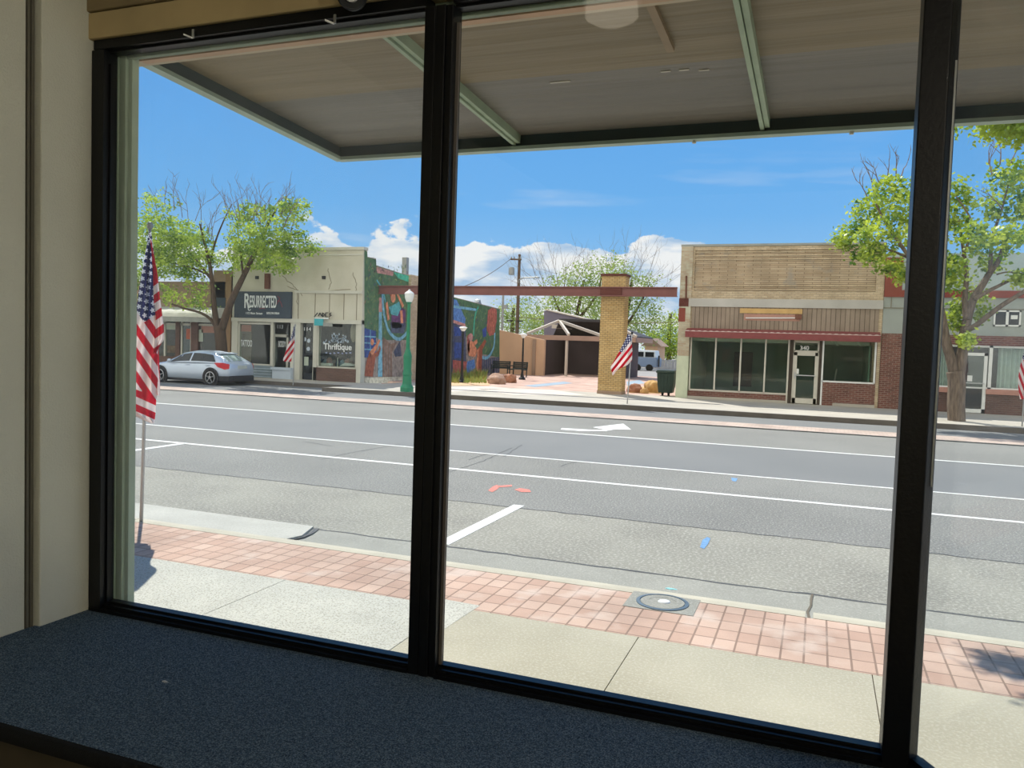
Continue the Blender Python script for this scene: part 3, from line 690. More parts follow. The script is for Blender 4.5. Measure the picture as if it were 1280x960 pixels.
# door
dx = [P(x, 468, Y=YR).x for x in (986.5, 991, 1021.5, 1026)]
zd1 = P(1006, 428, Y=YR).z; zd2 = P(1006, 439.5, Y=YR).z
MB().box(gx[-1]+.03, dx[1]-.02, YR+.03, YR+.3, .1, zt).box(dx[2]+.03, dx[3]+.06, YR+.03, YR+.3, .1, zt).build('door_jamb', m_dkjamb, rb)
mb = MB().box(dx[1]-.02, dx[1]+.03, YR+.06, YR+.16, zd2, zd1+.04).box(dx[2]-.03, dx[2]+.03, YR+.06, YR+.16, zd2, zd1+.04).box(dx[1], dx[2], YR+.06, YR+.16, zd1-.01, zd1+.04).box(dx[1], dx[2], YR+.06, YR+.16, zd2-.03, zd2+.04)
mb.build('transom_frame', m_offwhite, rb)
MB().box(dx[1], dx[2], YR+.10, YR+.108, zd2, zd1).build('transom_glass', m_shopglass, rb)
text('340', .21, (P(1005.5, 435.2, Y=YR).x, YR+.095, P(1005.5, 435.2, Y=YR).z), m_lettering, rb, 'house_number')
df = MB().box(dx[1]-.02, dx[1]+.12, YR+.05, YR+.12, .17, zd2-.03).box(dx[2]-.1, dx[2]+.03, YR+.05, YR+.12, .17, zd2-.03).box(dx[1], dx[2], YR+.05, YR+.12, zd2-.15, zd2-.03).box(dx[1], dx[2], YR+.05, YR+.12, .17, .36)
door = df.build('door', m_offwhite, rb)
zz = P(1006, 469.5, Y=YR).z
MB().tube([(dx[1]+.06, YR+.02, zz), (dx[2]-.05, YR+.02, zz)], .022, 8).box(dx[1]+.05, dx[1]+.09, YR, YR+.06, zz-.12, zz+.12).build('push_bar', m_steel, door)
MB().box(dx[1]+.1, dx[2]-.08, YR+.08, YR+.088, .36, zd2-.15).build('door_glass', m_shopglass, door)
p = P(996, 464, Y=YR+.07); MB().box(p.x-.06, p.x+.07, YR+.062, YR+.07, p.z-.1, p.z+.09).build('notice', m_white, door)
# right window
wx = [P(1028.5, 450, Y=YR).x, P(1094, 450, Y=YR).x]; wz0, wz1 = P(1061, 478, Y=YR).z, P(1061, 425.5, Y=YR).z
mb = MB().box(wx[0]-.03, wx[0]+.03, YR+.0, YR+.1, .15, wz1).box(wx[1]-.03, wx[1]+.03, YR, YR+.1, wz0, wz1).box(wx[0], wx[1], YR, YR+.1, wz0-.03, wz0+.03).box(wx[0], wx[1], YR, YR+.1, wz1-.03, wz1+.02)
mb.build('window_frame', m_white, rb)
MB().box(wx[0], wx[1], YR+.045, YR+.055, wz0, wz1).build('window_glass', m_shopglass, rb)
MB().box(wx[0]+.03, xr2, YR+.01, YR+.3, .1, wz0-.03).box(wx[1]+.03, xr2, YR+.02, YR+.3, wz0, zt).build('brick_apron', m_redbrick, rb)
MB().box(wx[0]+.4, xr2, YR-.06, YR+.05, .1, .25).build('apron_kerb', m_farconc, rb)
for (x, y) in ((1046, 428), (1075, 428)):
    a = P(x-3, y-2, Y=YR+.3); b = P(x+1, y+4, Y=YR+.3); MB().tube([a, b], [.07, .04], 10).build('spot_lamp', m_inwhite, rb)
room(rb, xp+.05, xr-.35, YR+.35, YR+5.0, .14, zaw0-.12, m_darkgreen, m_darkgreen, m_farconc)
x0, x1, z0, z1 = rect(917, 440, 940, 483, YR+4.9); MB().box(x0, x1, YR+4.9, YR+4.99, z0, z1).build('inner_doorway', m_darkdoor, rb)
MB().bar(P(1043, 477, Y=YR+2), P(1046, 461, Y=YR+2), .05, .05).build('leaning_board', m_inwhite, rb)
MB().box(xp+.1, gx[-1]-.1, YR+.5, YR+1.3, zb-.35, zb-.25).build('display_shelf', m_farconc, rb)
# ================================================================ far right: stucco and brick shop behind the tree
fb = thing('stucco_shop', 'pale grey stucco shop with curtained windows behind the right tree', 'building', (5, YR, .15))
xf0, xf1 = xr+.01, 11.0
zf = P(1270, 316, Y=YR).z
zb1, zb0 = P(1255, 363.5, Y=YR).z, P(1255, 372.5, Y=YR).z
zk1, zk0 = P(1240, 420, Y=YR).z, P(1240, 432, Y=YR).z
MB().box(xf0, xf1, YR, YR+.3, zk1, zb0).build('stucco_wall', m_greygreen, fb)
MB().box(xf0, xf1, YR, YR+.3, zb1, zf).box(xf0, xf0+.3, YR+.3, YR+10, .1, zf-.3).box(xf1-.3, xf1, YR+.3, YR+10, .1, zf-.3).box(xf0, xf1, YR+9.7, YR+10, .1, zf-.3).box(xf0, xf1, YR+.3, YR+10, zf-.4, zf-.3).build('upper_siding', m_bluegrey, fb)
MB().box(xf0, xf1, YR-.05, YR+.3, zb0, zb1).box(xf0, P(1128, 350, Y=YR).x, YR-.05, YR+.1, zb1, P(1117, 322, Y=YR).z).build('red_band', m_redpaint, fb)
zz = P(1120, 385, Y=YR).z; MB().box(xf0, xf1, YR-.02, YR, zz-.012, zz+.012).build('stucco_joint', m_crack, fb)
xx = P(1114, 380, Y=YR).x; MB().box(xx-.01, xx+.01, YR-.02, YR, zz, zb0).build('stucco_joint', m_crack, fb)
x0, x1, z0, z1 = rect(1242, 388, 1276, 408, YR)
wf = MB().box(x0, x1, YR-.03, YR+.05, z1-.05, z1).box(x0, x1, YR-.03, YR+.05, z0, z0+.05).box(x0, x0+.05, YR-.03, YR+.05, z0, z1).box(x1-.05, x1, YR-.03, YR+.05, z0, z1).box((x0+x1)/2-.04, (x0+x1)/2+.04, YR-.03, YR+.05, z0, z1).build('upper_window', m_white, fb)
MB().box(x0+.05, x1-.05, YR-.012, YR-.004, z0+.05, z1-.05).build('upper_pane', m_carglass, wf)
q = rect(1263.5, 394, 1272, 399, YR); MB().box(q[0], q[1], YR-.02, YR-.013, q[2], q[3]).build('window_notice', m_white, wf)
MB().box(xf0, xf1, YR-.03, YR+.3, zk0, zk1).box(xf0, P(1152, 460, Y=YR).x, YR-.03, YR+.3, .1, zk0).build('brick_course', m_redbrick, fb)
zs1, zs0 = P(1262, 487.5, Y=YR).z, P(1262, 494, Y=YR).z
xd0, xd1 = P(1203, 460, Y=YR).x, P(1234, 460, Y=YR).x
xe0 = P(1152, 460, Y=YR).x
MB().box(xe0, xd0, YR+.0, YR+.3, .1, zs0).box(xd1, xf1, YR+.0, YR+.3, .1, zs0).build('brick_bulkhead', m_brownbrick, fb)
MB().box(xe0, xd0, YR-.05, YR+.3, zs0, zs1).box(xd1, xf1, YR-.05, YR+.3, zs0, zs1).build('sill_band', m_pinkband, fb)
mb = MB()
for x in (1158, 1203.5, 1238, 1300): X = P(x, 460, Y=YR).x; mb.box(X-.05, X+.05, YR+.02, YR+.14, zs1, zk0)
mb.box(xe0, xf1, YR+.02, YR+.14, zk0-.07, zk0); mb.box(xe0, xf1, YR+.02, YR+.14, zs1, zs1+.05)
mb.build('storefront_frame', m_white, fb)
MB().box(xe0, xf1, YR+.07, YR+.08, zs1, zk0).build('storefront_glass', m_shopglass, fb)
def curtain(x0, x1, y, z0, z1, n, name, m):
    vs = []; k = n*6
    for i in range(k+1):
        X = x0+(x1-x0)*i/k; yy = y+.04*math.sin(i/6*2*PI)+.015*math.sin(i*1.7)
        vs += [(X, yy, z0), (X, yy, z1)]
    return MB().add(vs, [(2*i, 2*i+2, 2*i+3, 2*i+1) for i in range(k)]).build(name, m, fb, smooth=True)
curtain(xe0+.05, xd0-.3, YR+.28, zs1, zk0-.05, 12, 'curtain', m_curtain)
curtain(xd1+.35, xf1-.2, YR+.28, zs1, zk0-.05, 40, 'curtain', m_curtain)
zt2 = P(1220, 441, Y=YR).z
dfr = MB().box(xd0, xd0+.1, YR, YR+.08, .17, zt2).box(xd1-.1, xd1, YR, YR+.08, .17, zt2).box(xd0, xd1, YR, YR+.08, zt2-.1, zt2).box(xd0, xd1, YR, YR+.08, .17, .3).build('door', m_white, fb)
MB().box(xd0+.1, xd1-.1, YR+.035, YR+.043, .3, zt2-.1).build('door_glass', m_shopglass, dfr)
p = P(1212, 473, Y=YR+.02); MB().box(p.x-.07, p.x+.08, YR+.02, YR+.03, p.z-.1, p.z+.1).build('notice', m_white, dfr)
zz = P(1218, 479, Y=YR).z; MB().tube([(xd0+.08, YR-.03, zz), (xd1-.06, YR-.03, zz)], .02, 8).build('push_bar', m_steel, dfr)
room(fb, xf0+.3, xf1-.3, YR+.4, YR+4.5, .14, zk1, m_interior)
# ================================================================ left: cream shop building
YL = 29.3
lx0, lx1 = P(290, 420, Y=YL).x, P(452.5, 400, Y=YL).x
lz = P(430, 309, Y=YL).z
lb = thing('cream_shops', 'weathered cream building with two shopfronts and a mural on its side', 'building', (-21, YL, .15))
zh1 = P(370, 398.5, Y=YL).z; zh0 = P(370, 403.5, Y=YL).z
xm0, xm1 = P(363.5, 430, Y=YL).x, P(375.5, 430, Y=YL).x       # middle pier
MB().box(lx0, lx1, YL, YL+.3, zh0, lz-.12).build('front_wall', m_cream, lb)
MB().box(lx0-.03, lx1+.04, YL-.05, YL+.3, lz-.12, lz).box(lx0, lx1, YL-.02, YL, lz-.34, lz-.28).build('coping', m_creamtrim, lb)
MB().box(lx0, lx0+.3, YL+.3, YL+16, .1, lz-.3).box(lx0, lx1-.3, YL+15.7, YL+16, .1, 3.6).box(lx0, lx1-.1, YL+.3, YL+16, 3.5, 3.6).build('rear_shell', m_cream, lb)
zz = P(400, 365, Y=YL).z; MB().box(xm1-.3, lx1, YL-.06, YL, zz-.06, zz+.06).build('belt_course', m_creamtrim, lb)
for x in (373, 394, 412, 430, 446): X = P(x, 380, Y=YL).x; MB().box(X-.012, X+.012, YL-.012, YL+.01, zh1, zz-.06).build('panel_seam', m_crack, lb)
r = random.Random(5)
def crackline(pts):
    mb = MB()
    q = []
    for a, b in zip(pts[:-1], pts[1:]):
        for k in range(5): t = k/5; q.append(((a[0]+(b[0]-a[0])*t+r.uniform(-1.2, 1.2)), a[1]+(b[1]-a[1])*t+r.uniform(-.8, .8)))
    mb.tube([P(*a, Y=YL-.002) for a in q], .013, 4).build('wall_crack', m_crack, lb)
crackline([(371, 365), (372, 385), (374, 400)]); crackline([(352, 345), (365, 355), (376, 366), (400, 364), (446, 362)])
crackline([(410, 335), (414, 350), (411, 364)]); crackline([(441, 340), (446, 355), (445, 366)]); crackline([(358, 358), (372, 362), (380, 372)])
for (x, y) in ((321.5, 347), (405, 347)):
    p = P(x, y, Y=YL); MB().box(p.x-.09, p.x+.09, YL-.03, YL+.02, p.z-.07, p.z+.07).build('vent', m_darkplastic, lb)
x0, x1, z0, z1 = rect(331.5, 342, 336.5, 361, YL-.1); MB().box(x0, x1, YL-.16, YL-.01, z0, z1).build('brown_bracket', m_brownpost, lb)
# piers and head trim
for a_, b_ in ((lx0, P(297, 440, Y=YL).x), (xm0, xm1), (P(446, 440, Y=YL).x, lx1)): MB().box(a_, b_, YL-.03, YL+.3, .1, zh0).build('pier', m_creamtrim, lb)
MB().box(lx0, lx1, YL-.07, YL+.3, zh0, zh1).build('head_trim', m_creamtrim, lb)
# sign
x0, x1, z0, z1 = rect(293.2, 364.5, 364, 397.5, YL-.1)
sg = MB().box(x0, x1, YL-.12, YL-.02, z0, z1).build('signboard', m_slate, lb)
def T(body, px, py, hpx, wpx, m, par, Y, name='lettering'):
    """lettering centred on px,py with cap height hpx and total width wpx (pixels at Y)"""
    k = px2m(px, py, Y); p = P(px, py, Y=Y)
    o = text(body, hpx*k/.70, p, m, par, name)
    bpy.context.view_layer.update()
    w = o.dimensions.x
    if w > 0: o.scale.x = wpx*k/w
    return o
T('R', 308.5, 377, 14.5, 7, m_lettering, sg, YL-.13)
T('ESURRECTED', 328.7, 377.9, 12, 33.5, m_lettering, sg, YL-.13)
mb = MB(); mb.tube([P(x, y, Y=YL-.13) for x, y in ((309, 379), (310, 384), (310.5, 387.5), (312, 388.2), (313.5, 386.5))], .02, 6); mb.build('lettering_tail', m_lettering, sg)
T('112 Main Street', 317.5, 391.7, 2.2, 20.5, m_lettering, sg, YL-.13)
T('509.594.9864', 341, 391.7, 2.2, 16, m_lettering, sg, YL-.13)
mb = MB()
for pts_, r_ in ((((324, 386), (328, 385.2), (331.5, 386)), .015), (((347, 370.5), (350, 373), (346, 380)), .02), (((347, 376), (350.5, 377), (353, 384)), .02)):
    MB().tube([P(x, y, Y=YL-.13) for x, y in pts_], r_, 6).build('red_flourish', m_redletter, sg)
# tattoo shop: big window, door recess, planter
x0, x1, z0, z1 = rect(297, 404.5, 338, 455, YL)
xk0, xk1 = P(338.5, 430, Y=YL).x, P(363.5, 430, Y=YL).x
fr = MB().box(x0, x0+.08, YL+.02, YL+.12, z0, z1).box(x1-.02, x1+.12, YL+.02, YL+.14, .15, zh0).box(x0, x1, YL+.02, YL+.12, z1-.03, z1+.06).box(x0, x1, YL+.02, YL+.12, z0-.05, z0+.02).build('window_frame', m_creamtrim, lb)
MB().box(x0, x1, YL+.07, YL+.08, z0, z1).build('window_glass', m_shopglass, fr)
MB().box(x0, x1+.1, YL+.0, YL+.25, .1, z0-.05).build('lap_siding', m_lapgrey, lb)
mb = MB()
for k in range(4): zz = .18+k*(z0-.25)/4; mb.box(x0, x1+.1, YL-.025, YL, zz, zz+.02)
mb.build('siding_lap', m_planter, lb)
q = rect(299.5, 406, 314, 414.5, YL+.15); MB().box(q[0], q[1], YL+.14, YL+.16, q[2], q[3]).build('orange_sign', m_orangesign, lb)
q = rect(299.5, 415, 314.5, 455, YL+.25); MB().box(q[0], q[1], YL+.24, YL+.26, q[2], q[3]).build('poster_panel', m_poster, lb)
T('TATTOO', 308, 429.5, 6.5, 14, m_lettering, fr, YL+.06)
# door recess
df = MB()
q = rect(342, 418.5, 361, 458, YL+.5)
df.box(q[0], q[0]+.08, YL+.45, YL+.52, .17, q[3]).box(q[1]-.1, q[1], YL+.45, YL+.52, .17, q[3]).box(q[0], q[1], YL+.45, YL+.52, q[3]-.1, q[3]+.02).box(q[0], q[1], YL+.45, YL+.52, .17, .4)
dr = df.build('door', m_creamtrim, lb)
MB().box(q[0], q[1], YL+.48, YL+.488, .2, q[3]).build('door_glass', m_shopglass, dr)
T('BODY', 352.5, 430.5, 6, 9.5, m_lettering, dr, YL+.44)
q2 = rect(343, 405, 361, 418, YL+.5); MB().box(q2[0], q2[1], YL+.48, YL+.488, q2[2], q2[3]).build('transom_glass', m_shopglass, lb)
T('113', 350, 408.5, 4, 7, m_lettering, lb, YL+.46, 'house_number')
q = rect(341, 459.5, 364, 472, YL-.2); MB().box(q[0], q[1]+.02, YL-.25, YL+.1, .15, q[3]-.1).build('planter_box', m_planter, lb)
MB().box(q[0]-.06, q[1]+.02, YL-.3, YL+.12, q[3]-.1, q[3]).build('planter_ledge', m_planter, lb)
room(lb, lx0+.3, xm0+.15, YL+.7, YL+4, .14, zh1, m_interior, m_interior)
# thrift shop: door, window, brick bulkhead
xd0, xd1 = P(375.8, 440, Y=YL).x, P(391.5, 440, Y=YL).x
MB().box(xd1-.02, P(396, 430, Y=YL).x, YL, YL+.3, .1, zh0).build('door_post', m_creamtrim, lb)
dr = MB().box(xd0, xd0+.07, YL+.16, YL+.22, .17, zh0).box(xd1-.09, xd1-.02, YL+.16, YL+.22, .17, zh0).box(xd0, xd1, YL+.16, YL+.22, .17, .45).box(xd0, xd1, YL+.16, YL+.22, P(383, 443, Y=YL).z-.03, P(383, 443, Y=YL).z+.03).build('dark_door', m_darkglass, lb)
MB().box(xd0, xd1, YL+.185, YL+.193, .2, zh0).build('door_glass', m_shopglass, dr)
T('114', 384, 411.5, 3.5, 9, m_lettering, dr, YL+.15, 'house_number')
q = rect(379, 446, 385.5, 457, YL+.17); MB().box(q[0], q[1], YL+.165, YL+.175, q[2], q[3]).build('door_poster', m_inwhite, dr)
for (x, y) in ((381, 424), (386, 426), (385.5, 436)):
    p = P(x, y, Y=YL+.17); MB().lathe([(.09, -.005), (.07, .0)], (p.x, YL+.17, p.z), 10, axis='y').build('decal', m_planter, dr)
x0, x1, z0, z1 = rect(396.5, 405, 445, 459.5, YL)
fr = MB().box(x0-.02, x0+.05, YL+.02, YL+.12, z0, z1).box(x1-.04, x1+.03, YL+.02, YL+.12, z0, z1).box(x0, x1, YL+.02, YL+.12, z0-.03, z0+.03).box((x0+x1)/2-.015, (x0+x1)/2+.015, YL+.1, YL+.13, z0, P(420, 447, Y=YL).z).build('window_frame', m_creamtrim, lb)
MB().box(x0, x1, YL+.07, YL+.08, z0, z1).build('window_glass', m_shopglass, fr)
MB().box(P(391.7, 440, Y=YL).x, x1+.05, YL+.0, YL+.3, .1, z0-.03).build('brick_bulkhead', m_brownbrick, lb)
T('Thriftique', 422, 433.8, 6.4, 35, m_lettering, fr, YL+.06)
r = random.Random(11); mb = MB()
for i in range(46):                       # painted bouquet of pale flowers on the glass
    a = r.uniform(0, PI); rr_ = r.uniform(.15, 1); x = 420+15*rr_*math.cos(a); y = 428.5-13*rr_*math.sin(a)
    p = P(x, y, Y=YL+.062); s = r.uniform(.03, .085); pts = []
    for k in range(10):
        t = 2*PI*k/10; q = s*(1 if k % 2 else .55); pts.append((p.x+q*math.cos(t), YL+.062, p.z+q*math.sin(t)))
    mb.poly(pts)
mb.build('painted_flowers', mat('pale_flower_paint', (170, 186, 200), .7, .2, 12), fr)
mb = MB()
for x in range(408, 440, 5): p = P(x, 441+((x*7) % 3)*.4, Y=YL+.062); mb.box(p.x-.05, p.x+.05, YL+.06, YL+.064, p.z-.03, p.z+.03)
mb.build('small_lettering', mat('lilac_lettering', (140, 150, 180), .6, .1, 5), fr)
# goods in the thrift window
q = rect(437, 409, 446, 428, YL+.25)
MB().rock((P(441, 416, Y=YL+.3).x, YL+.35, P(441, 416, Y=YL).z), (.16, .1, .42), 4, .2, 2, flat=1).build('hanging_coat', mat('beige_cloth', (176, 160, 142), .9, .1, 6), lb)
cols = [((60, 74, 90), 'blue_cloth'), ((110, 130, 140), 'grey_blue_cloth'), ((150, 110, 96), 'rose_cloth'), ((96, 84, 72), 'brown_cloth')]
r = random.Random(4)
for i in range(8):
    x = 400+i*5.6; p = P(x, 452+r.uniform(-3, 3), Y=YL+.5); c, n_ = cols[i % 4]
    mm = MATS.get(n_) or mat(n_, c, .8, .3, 7)
    MB().rock((p.x, YL+.55, p.z-.1), (.13, .12, r.uniform(.15, .3)), i, .4, 2, flat=1).build('goods', mm, lb)
MB().box(x0, x1, YL+.3, YL+.9, z0-.02, z0+.03).build('display_shelf', m_inwhite, lb)
MB().prism([P(x, y, Y=YL+.3) for x, y in ((397.5, 457.5), (414, 457.5), (413, 454), (399, 453.5))], (0, .3, 0)).build('white_cloth', m_white, lb)
MB().prism([P(x, y, Y=YL+.3) for x, y in ((424, 457.5), (443, 457.5), (438, 454.5), (431, 453.5))], (0, .3, 0)).build('white_cloth', m_white, lb)
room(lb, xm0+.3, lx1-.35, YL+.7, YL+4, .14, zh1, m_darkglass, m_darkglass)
# blade sign on the thrift shop
p = P(399, 402.5, Y=YL-.25)
bs = thing('blade_sign', 'small teal shop sign beside the thrift shop window head', 'sign', (p.x, YL-.07, p.z))
q = rect(393, 398.5, 404, 407, YL-.3); MB().box(q[0], q[1], YL-.32, YL-.28, q[2], q[3]).build('teal_board', m_teal, bs)
q = rect(404, 403.5, 415.5, 408, YL-.3); MB().box(q[0], q[1], YL-.315, YL-.285, q[2], q[3]).build('grey_board', m_greyboard, bs)
mb = MB()
for x in (395, 401): mb.bar(P(x, 400, Y=YL-.28), P(x, 400, Y=YL-.075), .03, .03)
mb.build('bracket', m_bkmetal, bs)
mb = MB()
for pts in (((393, 396), (397, 391)), ((398, 395), (400, 391), (402, 395)), ((403, 391), (403, 396), (406, 393.5), (403, 391)), ((410, 391), (407, 391), (407, 396), (410, 396)), ((412, 395.5), (414, 394), (412, 392.5), (414, 391))):
    for a, b in zip(pts[:-1], pts[1:]): mb.bar(P(*a, Y=YL-.13), P(*b, Y=YL-.13), .04, .03)
mb.build('dark_lettering', m_darkplastic, bs)
mb = MB().box(P(396, 397, Y=YL).x, P(413, 397, Y=YL).x, YL-.15, YL-.12, P(404, 399, Y=YL).z, P(404, 397, Y=YL).z); mb.build('pale_lettering_strip', m_white, bs)
# ---------------------------------------------------------------- mural wall: the building's side, facing the plaza
XM = lx1
m_mg = mat('mural_green', (62, 98, 72), .85, .3, 4, c2=(96, 128, 92)); m_mg2 = mat('mural_light_green', (128, 146, 92), .85, .35, 4)
m_mgrey = mat('mural_warm_grey', (150, 138, 130), .85, .38, 7); m_mblue = mat('mural_blue', (58, 80, 142), .85, .38, 7)
m_mlblue = mat('mural_light_blue', (122, 176, 196), .85, .38, 7); m_mrust = mat('mural_rust', (156, 88, 66), .85, .38, 7)
m_morange = mat('mural_orange', (214, 140, 104), .85, .38, 7); m_mbrown = mat('mural_brown', (134, 108, 94), .85, .38, 7)
m_mpurple = mat('mural_purple', (104, 66, 106), .85, .38, 7); m_mteal = mat('mural_teal', (92, 170, 172), .85, .38, 7)
m_mdark = mat('mural_slate', (78, 84, 106), .85, .38, 7); m_mpink = mat('mural_pink', (190, 140, 132), .85, .38, 7)
m_mcream = mat('mural_cream', (206, 198, 176), .85, .38, 7); m_msky = mat('mural_sky_blue', (92, 130, 184), .85, .38, 7)
m_mred = mat('mural_red', (178, 100, 90), .85, .38, 7); m_mmint = mat('mural_mint', (78, 178, 146), .85, .38, 7)
ML = [m_mg, m_mg2, m_mgrey, m_mblue, m_mlblue, m_mrust, m_morange, m_mbrown, m_mpurple, m_mteal, m_mdark, m_mpink, m_mcream, m_msky, m_mred, m_mmint]
def MP(x, y, k=0): return P(x, y, X=XM+.006+.004*k)
def yM(x, y): return P(x, y, X=XM).y, P(x, y, X=XM).z
prof = [(455.2, 309), (459, 314), (459.5, 321), (470, 323), (470.5, 331.5), (512, 345)]
pts = [(YL+.3, .1), (YL+.3, lz-.12)]
for (x, y) in prof[1:]:
    a, b = yM(x, y); pts.append((a, b))
ya, za = yM(566, 371); yb, zb_ = yM(625, 386)
pts += [(ya, za), (yb, zb_), (yb, .1)]
MB().prism([(XM-.3, a, b) for a, b in pts], (.3, 0, 0)).build('side_wall', m_mgrey, lb)
mb = MB()
def ell(cx, cy, rx, ry, m, k, n=14): mb.poly([tuple(MP(cx+rx*math.cos(-2*PI*i/n), cy+ry*math.sin(-2*PI*i/n), k)) for i in range(n)], m)
def pg(pts, m, k): mb.poly([tuple(MP(x, y, k)) for x, y in pts], m)
def ln(pts, w, m, k):
    for (a, b) in zip(pts[:-1], pts[1:]):
        A, B = MP(*a, k), MP(*b, k); d = (B-A); n_ = Vector((0, -d.z, d.y)).normalized()*w/2
        mb.poly([A+n_, A-n_, B-n_, B+n_], m)
def curve(pts, w, m, k, sub=6):
    q = []
    for i in range(len(pts)-1):
        p0, p1, p2, p3 = pts[max(i-1, 0)], pts[i], pts[i+1], pts[min(i+2, len(pts)-1)]
        for j in range(sub):
            t = j/sub
            q.append(tuple(.5*(2*p1[d]+(p2[d]-p0[d])*t+(2*p0[d]-5*p1[d]+4*p2[d]-p3[d])*t*t+(3*p1[d]-p0[d]-3*p2[d]+p3[d])*t**3) for d in (0, 1)))
    q.append(pts[-1]); ln(q, w, m, k)
# foliage field
pg([(455.5, 312), (459, 315), (459.5, 322), (470, 324), (470.5, 332.5), (512, 346), (512, 425), (480, 425), (455.5, 418)], 0, 0)
r = random.Random(8)
for i in range(420):
    x = r.uniform(457, 510); y = r.uniform(330 if x > 470 else 318, 414)
    a = r.uniform(0, PI); l = r.uniform(1.5, 5)
    pg([(x, y), (x+l*math.cos(a)-.5, y+l*math.sin(a)*1.6), (x+l*math.cos(a)*.5+.9, y+l*math.sin(a))], 1 if r.random() < .4 else (0 if r.random() < .6 else (10 if r.random() < .5 else 7)), 1)
pg([(470.5, 333), (492, 340), (491, 345), (471, 341)], 11, 1); pg([(492, 340), (512, 345), (512, 353), (498, 348)], 15, 2)
pg([(455.5, 410), (470, 414), (470, 446), (455.5, 447)], 3, 1)
for y in (420.5, 428.5, 436.5): ln([(455.5, y), (470, y+.8)], .05, 4, 2)
ln([(463, 412), (463, 446)], .05, 4, 2)
pg([(455.5, 470), (458, 452), (462, 440), (466, 438), (470, 443), (466, 471)], 5, 2); pg([(462, 440), (468, 433), (474, 424), (475.5, 426), (470, 438), (466, 444)], 6, 3); ell(465.3, 427.5, 2.2, 4.2, 6, 3)
pg([(468, 442), (473, 438), (475, 431), (476, 436), (473, 445), (468, 447)], 5, 3)
pg([(474, 374), (477, 374), (478, 471), (472.5, 471)], 4, 2); pg([(474, 372), (477, 372), (477.5, 390), (473.5, 390)], 11, 3)
pg([(479, 421), (484, 426), (488, 430), (496, 428), (490, 440), (490.5, 471), (478, 471)], 7, 2)
for x in (481, 484, 487): ln([(x, 432), (x, 470)], .05, 2, 3)
curve([(478, 366), (479, 384), (481, 398), (485, 412), (492, 421), (499, 424), (506, 419), (511, 412)], .16, 4, 4)
curve([(471, 350), (478, 362), (482, 378)], .08, 9, 3)
pg([(486, 384), (492, 381), (499, 377), (501, 386), (497, 395), (489, 393)], 9, 4); ell(491.5, 372.5, 3, 6, 6, 4); ell(491, 368, 3.6, 4.5, 5, 3)
pg([(489, 394), (496, 394), (502, 385), (507, 387), (507, 402), (500, 411), (490, 410)], 8, 3); pg([(488, 402), (508, 404), (505, 417), (489, 416)], 10, 3)
pg([(482, 379), (484.5, 377), (487, 399), (484.5, 401)], 6, 5); pg([(495, 366), (497, 365), (505, 382), (503, 385)], 6, 5); pg([(500, 388), (503, 388), (504, 404), (501, 404)], 6, 5)
pg([(492, 440), (500, 426), (502, 445), (494, 446)], 10, 2)
pg([(456, 472), (511, 470.5), (511, 478), (456, 479.5)], 12, 1)
# far half
pg([(560, 369), (566, 371.5), (624.5, 387), (624.5, 447), (600, 442), (582, 420), (560, 405)], 0, 0)
for i in range(420):
    x = r.uniform(566, 622); y = r.uniform(372+(x-566)*.26+2, 440)
    l = r.uniform(1.5, 4); a = r.uniform(0, PI)
    pg([(x, y), (x+l*math.cos(a)-.4, y+l*math.sin(a)*1.6), (x+l*math.cos(a)*.5+.7, y+l*math.sin(a))], 1 if r.random() < .45 else (0 if r.random() < .6 else 10), 1)
pg([(562, 373), (571, 375), (576, 386), (582, 399), (581, 405), (562, 398)], 13, 2); pg([(562, 398), (582, 405), (583, 466), (562, 466)], 10, 2)
pg([(562, 398), (582, 405), (582, 409), (562, 402)], 11, 3); pg([(568, 408), (576, 410), (576, 420), (568, 420)], 3, 3)
pg([(568, 428), (578, 428), (578, 448), (568, 448)], 3, 3); pg([(566, 450), (584, 452), (582, 466), (566, 466)], 14, 3)
ln([(560, 382), (596, 387.5)], .14, 4, 3); curve([(598, 383), (594, 394), (592.5, 408), (592, 420)], .14, 15, 3)
ell(588.5, 421.5, 2.8, 5, 11, 4); pg([(586, 424), (591, 427), (597, 438), (594, 446), (586, 445), (584.5, 434)], 6, 3)
pg([(584, 420), (587, 417), (587, 440), (585, 443)], 14, 3); pg([(590, 429), (596, 424), (597, 428), (592, 434)], 6, 4)
pg([(584, 452), (593, 449), (594, 458), (591, 466), (581, 466)], 13, 3)
pg([(597, 436), (602, 430), (606, 424), (608, 427), (603, 437), (602, 466), (594.5, 466)], 5, 3); pg([(594.5, 466), (597, 436), (598.5, 436), (597.5, 466)], 6, 4)
pg([(610, 388), (615, 384.5), (621, 387), (621, 400), (618, 418), (612, 420), (608.5, 412)], 14, 3)
for k in range(7): curve([(611+k*1.4, 388), (612+k*1.1, 400), (611+k*1.1, 416)], .06, 6 if k % 2 else 5, 4)
pg([(603, 412), (608, 408), (608, 420), (604, 422)], 3, 3)
curve([(603, 446.5), (608, 447.5), (613, 443), (617.5, 432), (618.5, 416)], .18, 4, 4)
pg([(602, 449), (624.5, 446), (624.5, 466), (602, 466)], 10, 2)
for k in range(8): ln([(604+k*2.6, 448), (604+k*2.6, 466)], .05, 2, 3)
mb.build('mural_painting', ML, lb)
